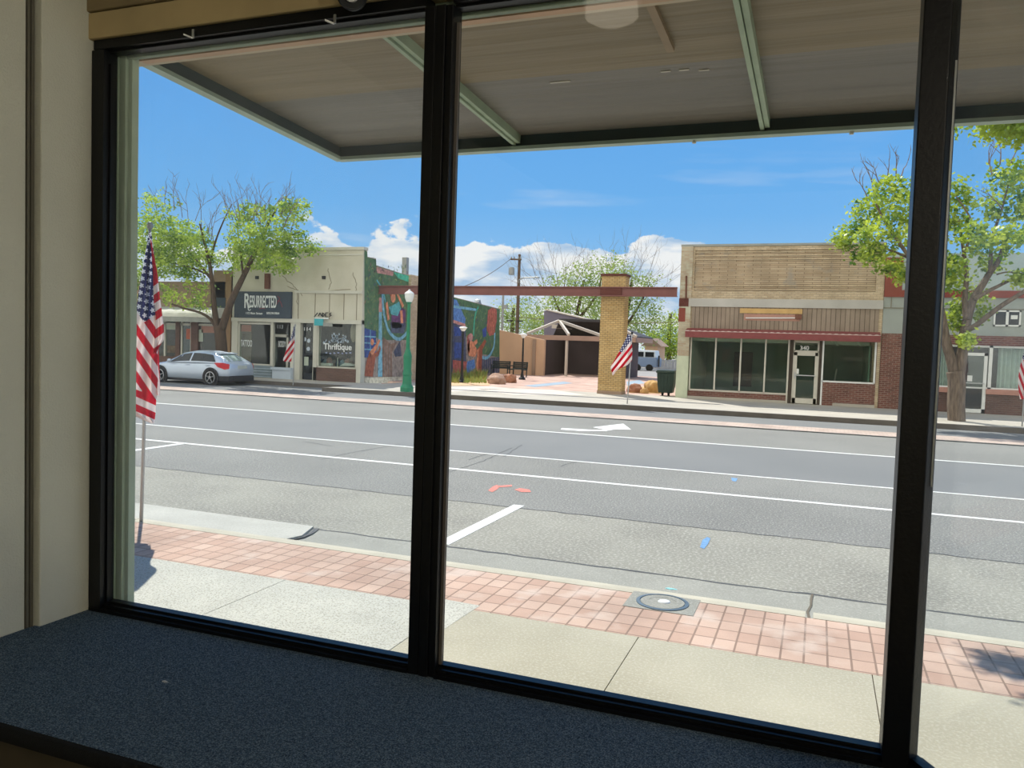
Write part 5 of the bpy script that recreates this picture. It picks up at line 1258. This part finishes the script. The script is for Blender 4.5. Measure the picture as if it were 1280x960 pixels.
def span(x0, f0, x1, y0, y1, m, name, lift=.012):
    vs = []; n = 6
    for i in range(n+1):
        t = i/n; x = x0+(x1-x0)*t
        for a, b in zip(cab[:-1], cab[1:]):
            if a[0] <= x <= b[0]:
                u = (x-a[0])/(b[0]-a[0]); zt = a[2]+(b[2]-a[2])*u; wt = a[4]+(b[4]-a[4])*u
        vs += [q(x, -wt*.86, zt+lift-.012), q(x, 0, zt+lift+.014), q(x, wt*.86, zt+lift-.012)]
    fs = []
    for i in range(n): fs += [(3*i, 3*i+1, 3*i+4, 3*i+3), (3*i+1, 3*i+2, 3*i+5, 3*i+4)]
    return MB().add(vs, fs).build(name, m, car, smooth=True)
span(-1.02, 0, -.34, 0, 0, m_carglass, 'windshield'); span(1.33, 0, 1.86, 0, 0, m_rearglass, 'rear_window')
MB().prism([q(1.22, -.5, 1.385), q(1.42, -.5, 1.345), q(1.42, .5, 1.345), q(1.22, .5, 1.385)], (0, 0, .03)).build('roof_spoiler', m_silver, car, bevel=.01)
for s in (-1, 1):
    MB().prism([q(1.42, s*.855, .98), q(1.60, s*.865, .80), q(1.90, s*.81, .70), q(2.035, s*.72, .74), q(2.02, s*.68, .93), q(1.80, s*.80, .99)], (0, s*.02, .0)).build('tail_light', m_taillight, car, bevel=.008)
    MB().prism([q(-1.98, s*.62, .62), q(-1.60, s*.80, .76), q(-1.62, s*.83, .70), q(-2.0, s*.68, .56)], (0, s*.02, .01)).build('head_light', m_milk, car)
    MB().rock(q(-.72, s*.95, 1.0), (.10, .07, .075), 2, .1, 2, flat=1).build('side_mirror', m_silver, car, smooth=True)
    for x in (.02, 1.0): MB().bar(q(x, s*.888, .86), q(x+.2, s*.886, .865), .02, .03).build('door_handle', m_silver, car)
MB().loft([[q(x, -y, z) for y, z in ((w, .20), (w, .40), (w*.9, .43))]+[q(x, y, z) for y, z in ((w*.9, .43), (w, .40), (w, .20))] for x, w in ((1.55, .875), (1.85, .835), (2.03, .75), (2.10, .60))]).build('rear_bumper', m_darkplastic, car)
MB().box(cx+2.055, cx+2.085, cy-.26, cy+.26, .66, .79).build('number_plate', m_plate, car)
MB().box(cx-1.5, cx+1.5, cy-.80, cy+.80, .12, .22).build('underbody', m_darkplastic, car)
R_ = .30
for X in (wf_.x-cx, wr.x-cx):
    for s in (-1, 1):
        c = Vector((cx+X, cy+s*.80, R_+.005))
        MB().add(*disc(Vector((cx+X, cy+s*.845, R_+.015)), (0, s, 0), [(.36, -.02), (.385, .05)])).build('wheel_arch', m_darkplastic, car)
        w = MB().add(*disc(c, (0, s, 0), [(.22, -.1), (.30, -.1), (R_, -.06), (R_, .08), (.31, .115), (.235, .115), (.225, .09)])).build('wheel', m_tyre, car)
        mb = MB().add(*disc(c, (0, s, 0), [(.24, .08), (.24, .112), (.205, .118), (.2, .095)]))
        mb.add(*disc(c, (0, s, 0), [(.06, .09), (.06, .125), (.03, .13)]))
        for k in range(5):
            a = 2*PI*k/5+.3; d = Vector((math.cos(a), 0, math.sin(a))); mb.bar(c+d*.04+Vector((0, s*.112, 0)), c+d*.22+Vector((0, s*.108, 0)), .02, .06, up=(0, 1, 0))
        mb.build('rim', m_rim, w)
# ================================================================ trees
def crown(mb, Y, blobs, per, size, seed, sprig=.28):
    per *= LEAFY
    """blobs: (px, py, rx, ry, depth offset, weight); leaves sit in sprigs inside the blobs"""
    r = random.Random(seed)
    for (bx, by, rx, ry, dy, wgt) in blobs:
        c = P(bx, by, Y=Y+dy); k = px2m(bx, by, Y+dy); ax, az = rx*k, ry*k; ay = (ax+az)/2
        n = int(per*wgt*max(.15, ax*az)); ns = max(1, n//9)
        for i in range(ns):
            while True:
                u = Vector((r.uniform(-1, 1), r.uniform(-1, 1), r.uniform(-1, 1)))
                if u.length < 1: break
            l = u.length; u = u/l*(l**.6)
            s = c+Vector((u.x*ax, u.y*ay, u.z*az))
            for j in range(9):
                p = s+Vector((r.gauss(0, 1), r.gauss(0, 1), r.gauss(0, .8)))*sprig*.5
                a = Vector((r.gauss(0, 1), r.gauss(0, 1), r.gauss(0, .6))).normalized(); b_ = a.orthogonal().normalized(); b_ = (Matrix.Rotation(r.uniform(0, 6.28), 3, a) @ b_)
                h = size*r.uniform(.6, 1.3); a = a*h; b_ = b_*h*.42
                mb.add([p-a*.5, p-b_*.9+a*.05, p+a*.6, p+b_*.9+a*.05], [(0, 1, 2, 3)])
def limb(mb, Y, pts, r0, r1, n=8, dy=0.0):
    q = []; k = len(pts); 
    for i in range(k-1):
        p0, p1, p2, p3 = pts[max(i-1, 0)], pts[i], pts[i+1], pts[min(i+2, k-1)]
        for j in range(4):
            t = j/4; q.append(tuple(.5*(2*p1[d]+(p2[d]-p0[d])*t+(2*p0[d]-5*p1[d]+4*p2[d]-p3[d])*t*t+(3*p1[d]-p0[d]-3*p2[d]+p3[d])*t**3) for d in (0, 1)))
    q.append(pts[-1]); m = len(q)-1
    mb.tube([P(x, y, Y=Y+dy*i/m) for i, (x, y) in enumerate(q)], [r0+(r1-r0)*i/m for i in range(m+1)], n)
def twigs(mb, Y, starts, seed, r=.013):
    rr_ = random.Random(seed)
    for (x, y, ang, L, dy) in starts:
        stack = [(P(x, y, Y=Y+dy), Vector((math.cos(ang), rr_.uniform(-.3, .3), math.sin(ang))).normalized(), L, r*1.6, 0)]
        while stack:
            p, d, l, w, g = stack.pop()
            path = [p]; dd = d.copy()
            for k in range(4):
                dd = (dd+Vector((rr_.gauss(0, .12), rr_.gauss(0, .12), rr_.gauss(.05, .1)))).normalized(); path.append(path[-1]+dd*l/4)
                if g < 2 and k > 0 and rr_.random() < .85:
                    nd = (dd+Vector((rr_.gauss(0, .5), rr_.gauss(0, .5), rr_.gauss(.2, .3)))).normalized(); stack.append((path[-1].copy(), nd, l*.55, w*.6, g+1))
            mb.tube(path, [w, w*.85, w*.7, w*.55, w*.35], 4, cap=False)
def tree(name, label, Y, base, trunks, blobs, per, size, lm, bm, seed, tw=None, group=None, sprig=.28):
    bp = P(base[0], base[1], Y=Y)
    t = thing(name, label, 'tree', (bp.x, Y, .15), group)
    for i, (pts, r0, r1, dy) in enumerate(trunks):
        mb = MB(); limb(mb, Y, pts, r0*.8, r1*.9, 10, dy); mb.build('trunk' if i == 0 else 'limb', bm, t, smooth=True)
    mb = MB(); crown(mb, Y, blobs, per, size, seed, sprig); mb.build('foliage', lm, t)
    if tw: mb = MB(); twigs(mb, Y, tw, seed+1); mb.build('twigs', m_twig, t)
    return t
# right street tree
YT1 = P(1195, 526, z=.15).y
blobs = [(1110, 238, 22, 18, -.6, 1), (1088, 262, 26, 18, .5, 1), (1128, 262, 20, 22, -.5, .9), (1068, 290, 20, 14, .3, 1), (1100, 290, 28, 18, -.8, 1), (1052, 302, 12, 9, .2, 1), (1132, 300, 20, 20, .4, .8), (1092, 318, 20, 13, -.4, 1), (1112, 332, 16, 10, .2, .9), (1075, 318, 10, 8, .3, .6),
 (1150, 240, 18, 20, 1, .7), (1160, 280, 18, 26, 1, .7), (1185, 236, 26, 17, .6, .8), (1200, 262, 28, 24, .8, .8), (1178, 285, 18, 24, .6, .6), (1215, 292, 22, 16, -.8, 1), (1240, 306, 30, 16, -1, 1.1), (1262, 296, 20, 18, -.8, 1), (1262, 214, 20, 16, .3, .9), (1276, 232, 18, 22, .3, .9), (1250, 236, 16, 22, .4, .7), (1246, 262, 16, 16, .4, .7), (1278, 262, 14, 20, 0, .9), (1300, 270, 26, 50, .5, .8),
 (1190, 332, 18, 14, -1.2, 1.2), (1182, 350, 14, 12, -1, 1), (1205, 352, 24, 14, .5, .6), (1218, 370, 14, 10, .6, .45), (1240, 330, 16, 8, .4, .6), (1196, 388, 9, 14, .5, .6), (1178, 405, 12, 16, .4, .45), (1196, 408, 8, 10, .3, .4), (1228, 392, 6, 12, .3, .45), (1276, 348, 8, 5, 0, 1), (1130, 345, 6, 8, -.3, .8), (1208, 426, 5, 5, -.2, .9)]
trk = [([(1196, 531), (1195, 505), (1196, 480), (1194, 464)], .30, .27, 0),
 ([(1194, 472), (1189, 450), (1182, 425), (1177, 395), (1171, 370), (1166, 345), (1162, 318), (1158, 285)], .20, .07, -.3), ([(1198, 472), (1202, 448), (1205, 420), (1209, 400), (1216, 376), (1228, 356), (1238, 340), (1250, 322), (1258, 290)], .21, .06, .3),
 ([(1206, 413), (1218, 408), (1236, 394), (1252, 382), (1268, 372), (1290, 358)], .11, .06, -.4), ([(1208, 400), (1206, 375), (1208, 345), (1204, 310), (1198, 275)], .12, .04, .6), ([(1218, 374), (1235, 364), (1255, 354), (1278, 342)], .08, .04, .2), ([(1172, 372), (1150, 340), (1125, 305), (1105, 275), (1095, 255)], .10, .03, -.4), ([(1166, 350), (1140, 325), (1105, 310), (1075, 300)], .07, .02, .2), ([(1238, 340), (1240, 300), (1252, 262), (1262, 225)], .08, .02, .4), ([(1204, 320), (1215, 280), (1195, 245)], .06, .02, .3), ([(1246, 343), (1262, 340), (1285, 346)], .03, .015, .2)]
tw = [(1084, 246, 2.1, .6, 0), (1092, 240, 1.9, .7, 0), (1100, 232, 2.0, .6, 0), (1110, 226, 1.7, .6, 0), (1120, 222, 1.5, .6, .2), (1126, 222, 1.2, .6, 0), (1240, 218, 1.9, .7, 0), (1236, 205, 1.7, .5, 0), (1250, 205, 1.6, .6, 0), (1264, 204, 1.5, .5, 0), (1254, 262, 2.4, .6, 0)]
tree('street_tree', 'leafy street tree with a forked grey trunk in front of the stucco shop', YT1, (1195, 530), trk, blobs, 430, .125, m_leafA, m_bark, 31, tw, 'street trees', .24)
# left street tree behind the car
YT2 = 27.7
blobs = [(185, 262, 16, 16, 0, .5), (205, 258, 14, 18, .3, .45), (178, 292, 18, 20, .5, .7), (200, 300, 26, 20, -.4, 1), (232, 292, 24, 12, -.3, 1), (222, 312, 28, 16, .3, 1), (248, 310, 16, 14, -.3, 1), (180, 330, 18, 24, .4, .8), (212, 332, 26, 12, -.5, 1.1), (235, 330, 18, 14, .4, .8), (205, 366, 14, 10, -.4, .6), (228, 372, 20, 9, .2, .5), (247, 350, 10, 14, .2, .5), (258, 372, 10, 14, -.2, .5), (170, 350, 12, 20, .3, .7), (265, 330, 10, 10, 0, .5), (272, 322, 10, 8, .1, .6),
 (298, 268, 14, 12, 0, .8), (318, 268, 16, 12, .3, .6), (350, 266, 24, 14, 0, .8), (370, 262, 16, 14, .3, .8), (310, 298, 24, 16, -.5, 1.1), (338, 298, 22, 16, -.5, 1.1), (360, 290, 16, 10, .2, .8), (372, 304, 20, 9, 0, .9), (388, 310, 12, 6, .1, .9), (322, 322, 18, 12, .4, 1), (344, 326, 18, 14, -.3, 1), (300, 318, 12, 16, .3, .9), (358, 334, 9, 6, .1, .8), (294, 330, 12, 10, .1, .7), (355, 315, 16, 8, .2, .8)]
trk = [([(279, 474), (278, 450), (276, 425), (274, 408)], .30, .26, 0), ([(277, 412), (284, 390), (292, 370), (302, 350), (312, 330), (322, 308), (332, 285), (345, 262)], .21, .05, .3), ([(272, 412), (268, 385), (266, 360), (262, 330), (256, 305), (250, 280)], .17, .04, -.3), ([(271, 412), (262, 398), (248, 390), (232, 386), (215, 380)], .09, .04, -.3), ([(265, 350), (245, 325), (222, 295), (208, 270)], .08, .02, .3), ([(264, 345), (240, 335), (205, 325), (180, 310)], .06, .02, 0), ([(304, 346), (300, 310), (296, 280)], .06, .02, .2), ([(320, 312), (345, 300), (375, 290)], .06, .02, 0), ([(262, 330), (270, 300), (280, 275), (290, 255)], .06, .02, 0)]
tw = [(228, 272, 2.0, 1.1, 0), (218, 262, 2.1, 1.2, 0), (236, 280, 1.7, 1.1, 0), (244, 276, 1.4, 1.0, 0), (252, 282, 1.3, 1.0, .3), (260, 292, 1.2, 1.0, 0), (196, 262, 1.9, .7, 0), (206, 256, 1.6, .8, 0), (268, 310, 1.8, .9, 0), (274, 330, .9, .9, 0), (264, 300, 1.5, 1.0, -.4), (284, 300, 1.2, 1.0, 0)]
tw += [(286+5*i, 268+(i*7) % 11, 2.0-.085*i, .75+.2*((i*5) % 3), (i % 3)*.4-.4) for i in range(15)]+[(300+9*i, 282+(i*5) % 9, 1.9-.12*i, .9, (i % 3)*.5-.5) for i in range(8)]
tree('street_tree', 'leafy street tree with bare top twigs behind the silver car', YT2, (279, 474), trk, blobs, 330, .115, m_leafB, m_bark2, 57, tw, 'street trees', .22)
# near tree just outside the frame to the right: its low sprays hang into the corner and shade the pavers
YT3 = 7.4
tb = (3.1, 6.9)
nt_ = thing('street_tree', 'near tree whose bright sprays hang below the canopy at top right', 'tree', (tb[0], tb[1], .15), 'street trees')
mb = MB().tube([(3.1, 6.9, .15), (3.08, 6.95, 1.6), (3.0, 7.0, 3.2), (2.7, 7.1, 4.6), (2.3, 7.3, 5.6)], [.16, .14, .12, .09, .05], 12); mb.build('trunk', m_bark2, nt_, smooth=True)
for pts in ([(3.0, 7.0, 3.3), (2.4, 7.3, 4.4), (1.8, 7.6, 5.0), (1.0, 7.7, 5.1)], [(2.9, 7.0, 3.8), (2.5, 6.6, 4.8), (1.9, 6.3, 5.4), (1.2, 6.2, 5.5)], [(2.7, 7.1, 4.6), (2.9, 7.6, 5.6), (2.8, 7.9, 6.4)]):
    MB().tube(pts, [.07, .05, .035, .02][:len(pts)], 8).build('limb', m_bark2, nt_, smooth=True)
mb = MB(); r = random.Random(77)
def blob_w(c, rad, n, size, droop=.5):
    for i in range(n):
        while True:
            u = Vector((r.uniform(-1, 1), r.uniform(-1, 1), r.uniform(-1, 1)))
            if u.length < 1: break
        s = Vector(c)+Vector((u.x*rad[0], u.y*rad[1], u.z*rad[2]))
        for j in range(7):
            p = s+Vector((r.gauss(0, .05), r.gauss(0, .05), r.gauss(0, .05)))
            a = Vector((r.gauss(0, .6), r.gauss(0, .6), -droop+r.gauss(0, .4))).normalized(); b_ = Matrix.Rotation(r.uniform(0, 6.28), 3, a) @ a.orthogonal().normalized()
            h = size*r.uniform(.6, 1.2); a *= h; b_ *= h*.33
            mb.add([p-a*.4, p-b_, p+a*.7, p+b_], [(0, 1, 2, 3)])
for (x, y, rx, rz, n) in ((1262, 146, .24, .12, 110), (1270, 156, .10, .12, 40), (1246, 156, .07, .12, 26), (1235, 150, .06, .16, 22), (1226, 160, .04, .13, 12), (1192, 146, .08, .06, 16), (1184, 156, .03, .09, 8), (1199, 152, .03, .08, 7), (1282, 158, .06, .16, 30), (1300, 150, .3, .2, 80)):
    p = P(x, y, Y=7.9); blob_w(p, (rx, .3, rz), n, .05)
for c, rad, n in (((2.0, 7.5, 5.3), (.7, .6, .4), 120), ((2.9, 7.2, 5.9), (.8, .8, .6), 160), ((1.1, 7.7, 5.35), (.4, .4, .25), 50)):
    blob_w(c, rad, n, .08)
for (gx_, gy_, rx, n) in ((1.28, 5.55, .22, 60), (1.40, 4.95, .25, 60), (1.05, 5.62, .10, 14), (1.75, 5.3, .3, 80)):      # boughs up-sun of the shade on the pavers
    h = 5.2; blob_w((gx_-.513*h, gy_+.553*h, .15+h), (rx, .2, .2), n, .08)
MB().tube([(2.4, 7.3, 4.4), (1.2, 7.8, 5.3), (.2, 8.1, 5.4), (-1.4, 8.3, 5.4)], [.04, .03, .02, .01], 6).build('limb', m_bark2, nt_)
mb.build('foliage', m_leafD, nt_)
# trees beyond the plaza
G = 'trees beyond the plaza'
def far_tree(label, Y, base, blobs, per, size, lm, seed, trk=None, tw=None, sprig=.9):
    trk = trk or [([base, (base[0], base[1]-30), (base[0]+2, base[1]-60)], .35, .2, 0)]
    tree('background_tree', label, Y, base, trk, blobs, per, size, lm, m_bark2, seed, tw, G, sprig)
far_tree('broad pale green tree behind the pavilion, left of the brick pillar', 70, (718, 450), [(700, 362, 24, 18, 0, .5), (722, 350, 26, 20, 0, .45), (690, 390, 26, 16, 0, .7), (725, 385, 30, 22, 0, .7), (742, 365, 20, 26, 0, .6), (672, 400, 18, 14, 0, .7), (740, 335, 20, 12, 0, .3), (655, 392, 14, 14, 0, .35), (705, 410, 30, 14, 0, .8)],  95, .2, m_leafC, 101,
 [([(718, 455), (716, 420), (722, 390), (730, 350)], .4, .12, 0), ([(716, 420), (700, 390), (690, 365)], .2, .06, 0), ([(722, 400), (745, 370), (752, 345)], .2, .06, 0)], [(700+7*(i%8)-30, 350+9*(i//8)+(i%3)*5, 2.5-.2*(i%8), 2.6, (i%3)-1) for i in range(24)])
far_tree('taller pale green tree rising behind the brick pillar', 76, (770, 450), [(770, 345, 24, 18, 0, .55), (790, 358, 24, 18, 0, .6), (810, 362, 16, 20, 0, .35), (760, 330, 22, 12, 0, .3), (800, 392, 24, 22, 0, .8), (825, 405, 16, 18, 0, .5), (790, 415, 24, 14, 0, .9), (745, 395, 18, 22, 0, .7)],  95, .2, m_leafC, 102,
 [([(775, 455), (778, 420), (785, 385), (790, 350)], .45, .12, 0), ([(778, 415), (800, 380), (812, 355)], .2, .05, 0)], [(752+9*(i%8), 338+12*(i//8)+(i%8-3)**2, 2.3-.24*(i%8), 2.6, (i%3)-1) for i in range(24)])
far_tree('dense green tree at the back of the lot beside the brick shop', 92, (836, 452), [(835, 425, 16, 14, 0, 1.6), (815, 425, 14, 10, 0, 1.6), (842, 440, 12, 10, 0, 1.8), (826, 440, 12, 9, 0, 1.6), (850, 410, 14, 20, 0, .8), (835, 405, 12, 10, 0, .6)], 110, .2, m_leafA, 103)
far_tree('hazy green tree beyond the tan wall and utility pole', 80, (640, 445), [(640, 392, 16, 12, 0, .8), (658, 402, 16, 12, 0, 1), (634, 405, 14, 10, 0, 1), (672, 412, 14, 9, 0, 1), (630, 385, 10, 8, 0, .4), (655, 380, 14, 10, 0, .35)], 85, .2, m_leafC, 104, None, [(640, 385, 1.7, 3, 0), (660, 385, 1.4, 3, 0)])
# ================================================================ light
sun_d = bpy.data.lights.new('sun', 'SUN'); sun_d.energy = SUN_E; sun_d.angle = .009; sun_d.color = (1, .955, .89)
sun = bpy.data.objects.new('sun', sun_d); C.objects.link(sun)
el = math.radians(53); tr = Vector((.68*math.cos(el), -.733*math.cos(el), -math.sin(el)))
sun.rotation_euler = tr.to_track_quat('-Z', 'Y').to_euler(); sun.location = (0, 0, 30)
w = bpy.data.worlds.new('sky'); bpy.context.scene.world = w; w.use_nodes = True
nt = w.node_tree; nt.nodes.clear(); L = nt.links
out = N(nt, 'OutputWorld'); bg = N(nt, 'Background'); bg.inputs['Strength'].default_value = SKY_E
tc = N(nt, 'TexCoord'); sp = N(nt, 'SeparateXYZ'); L.new(tc.outputs['Generated'], sp.inputs[0])
rz = ramp(nt, [(0, lin((206, 226, 244))), (.06, lin((160, 208, 250))), (.16, lin((120, 188, 250))), (.34, lin((96, 170, 246))), (.8, lin((70, 140, 226)))])
L.new(sp.outputs['Z'], rz.inputs['Fac'])
mp = N(nt, 'Mapping'); mp.inputs['Scale'].default_value = (8, 8, 14); L.new(tc.outputs['Generated'], mp.inputs['Vector'])
n1 = N(nt, 'TexNoise'); n1.inputs['Scale'].default_value = 1.5; n1.inputs['Detail'].default_value = 8; n1.inputs['Roughness'].default_value = .55
L.new(mp.outputs['Vector'], n1.inputs['Vector'])
def W(op, a, b=None, c=None):
    n = N(nt, 'Math', operation=op)
    for i, k in enumerate((a, b, c)):
        if k is None: continue
        if isinstance(k, (int, float)): n.inputs[i].default_value = k
        else: L.new(k, n.inputs[i])
    return n.outputs[0]
# cumulus bank low over the horizon: the higher, the more noise it takes to be cloud
hgt = N(nt, 'MapRange'); hgt.inputs['From Min'].default_value = .085; hgt.inputs['From Max'].default_value = .165; hgt.inputs['To Min'].default_value = .26; hgt.inputs['To Max'].default_value = -.26
L.new(sp.outputs['Z'], hgt.inputs['Value'])
azr = N(nt, 'MapRange'); azr.inputs['From Min'].default_value = -.20; azr.inputs['From Max'].default_value = -.06; azr.inputs['To Max'].default_value = -.30; L.new(sp.outputs['X'], azr.inputs['Value'])
azl = N(nt, 'MapRange'); azl.inputs['From Min'].default_value = -.56; azl.inputs['From Max'].default_value = -.68; azl.inputs['To Max'].default_value = -.16; L.new(sp.outputs['X'], azl.inputs['Value'])
dens = W('ADD', W('ADD', n1.outputs['Fac'], hgt.outputs['Result']), W('ADD', azr.outputs['Result'], azl.outputs['Result']))
cl = N(nt, 'MapRange'); cl.interpolation_type = 'SMOOTHSTEP'; cl.inputs['From Min'].default_value = .49; cl.inputs['From Max'].default_value = .53; L.new(dens, cl.inputs['Value'])
# cloud tone: white tops, bluish undersides
mp2 = N(nt, 'Mapping'); mp2.inputs['Scale'].default_value = (9, 9, 30); mp2.inputs['Location'].default_value = (0, 0, .7); L.new(tc.outputs['Generated'], mp2.inputs['Vector'])
n2 = N(nt, 'TexNoise'); n2.inputs['Scale'].default_value = 1.4; n2.inputs['Detail'].default_value = 6; L.new(mp2.outputs['Vector'], n2.inputs['Vector'])
rc = ramp(nt, [(.36, lin((176, 206, 238))), (.55, lin((252, 253, 255)))]); L.new(n2.outputs['Fac'], rc.inputs['Fac'])
mx = N(nt, 'MixRGB'); L.new(cl.outputs['Result'], mx.inputs['Fac']); L.new(rz.outputs['Color'], mx.inputs['Color1']); L.new(rc.outputs['Color'], mx.inputs['Color2'])
# thin high wisps
mp3 = N(nt, 'Mapping'); mp3.inputs['Scale'].default_value = (3, 3, 24); L.new(tc.outputs['Generated'], mp3.inputs['Vector'])
n3 = N(nt, 'TexNoise'); n3.inputs['Scale'].default_value = 1.2; n3.inputs['Detail'].default_value = 5; L.new(mp3.outputs['Vector'], n3.inputs['Vector'])
w3_ = N(nt, 'MapRange'); w3_.inputs['From Min'].default_value = .60; w3_.inputs['From Max'].default_value = .80; w3_.inputs['To Max'].default_value = .5; L.new(n3.outputs['Fac'], w3_.inputs['Value'])
band = N(nt, 'MapRange'); band.inputs['From Min'].default_value = .26; band.inputs['From Max'].default_value = .16; L.new(sp.outputs['Z'], band.inputs['Value'])
mx2 = N(nt, 'MixRGB'); mx2.inputs['Color2'].default_value = lin((235, 243, 252)); L.new(W('MULTIPLY', w3_.outputs['Result'], band.outputs['Result']), mx2.inputs['Fac']); L.new(mx.outputs['Color'], mx2.inputs['Color1'])
# unseen half of the sky behind the viewer, brightened as added fill light
bk = N(nt, 'MapRange'); bk.interpolation_type = 'SMOOTHSTEP'; bk.inputs['From Min'].default_value = .05; bk.inputs['From Max'].default_value = -.35; L.new(sp.outputs['Y'], bk.inputs['Value'])
n5 = N(nt, 'TexNoise'); n5.inputs['Scale'].default_value = 2.2; n5.inputs['Detail'].default_value = 6; L.new(tc.outputs['Generated'], n5.inputs['Vector'])
r5 = ramp(nt, [(.3, (BACK*.6, BACK*.6, BACK*.6)), (.6, (BACK*1.15, BACK*1.12, BACK*1.05))]); L.new(n5.outputs['Fac'], r5.inputs['Fac'])
mx3 = N(nt, 'MixRGB'); L.new(bk.outputs['Result'], mx3.inputs['Fac']); L.new(mx2.outputs['Color'], mx3.inputs['Color1']); L.new(r5.outputs['Color'], mx3.inputs['Color2'])
L.new(mx3.outputs['Color'], bg.inputs['Color']); L.new(bg.outputs[0], out.inputs['Surface'])
sc = bpy.context.scene
sc.view_settings.view_transform = 'Standard'; sc.view_settings.look = 'None'; sc.view_settings.gamma = 1; sc.view_settings.exposure = EXPO
sc.view_settings.use_curve_mapping = False
sc.cycles.max_bounces = 10; sc.cycles.diffuse_bounces = 6; sc.cycles.transparent_max_bounces = 16
sc.cycles.use_denoising = True
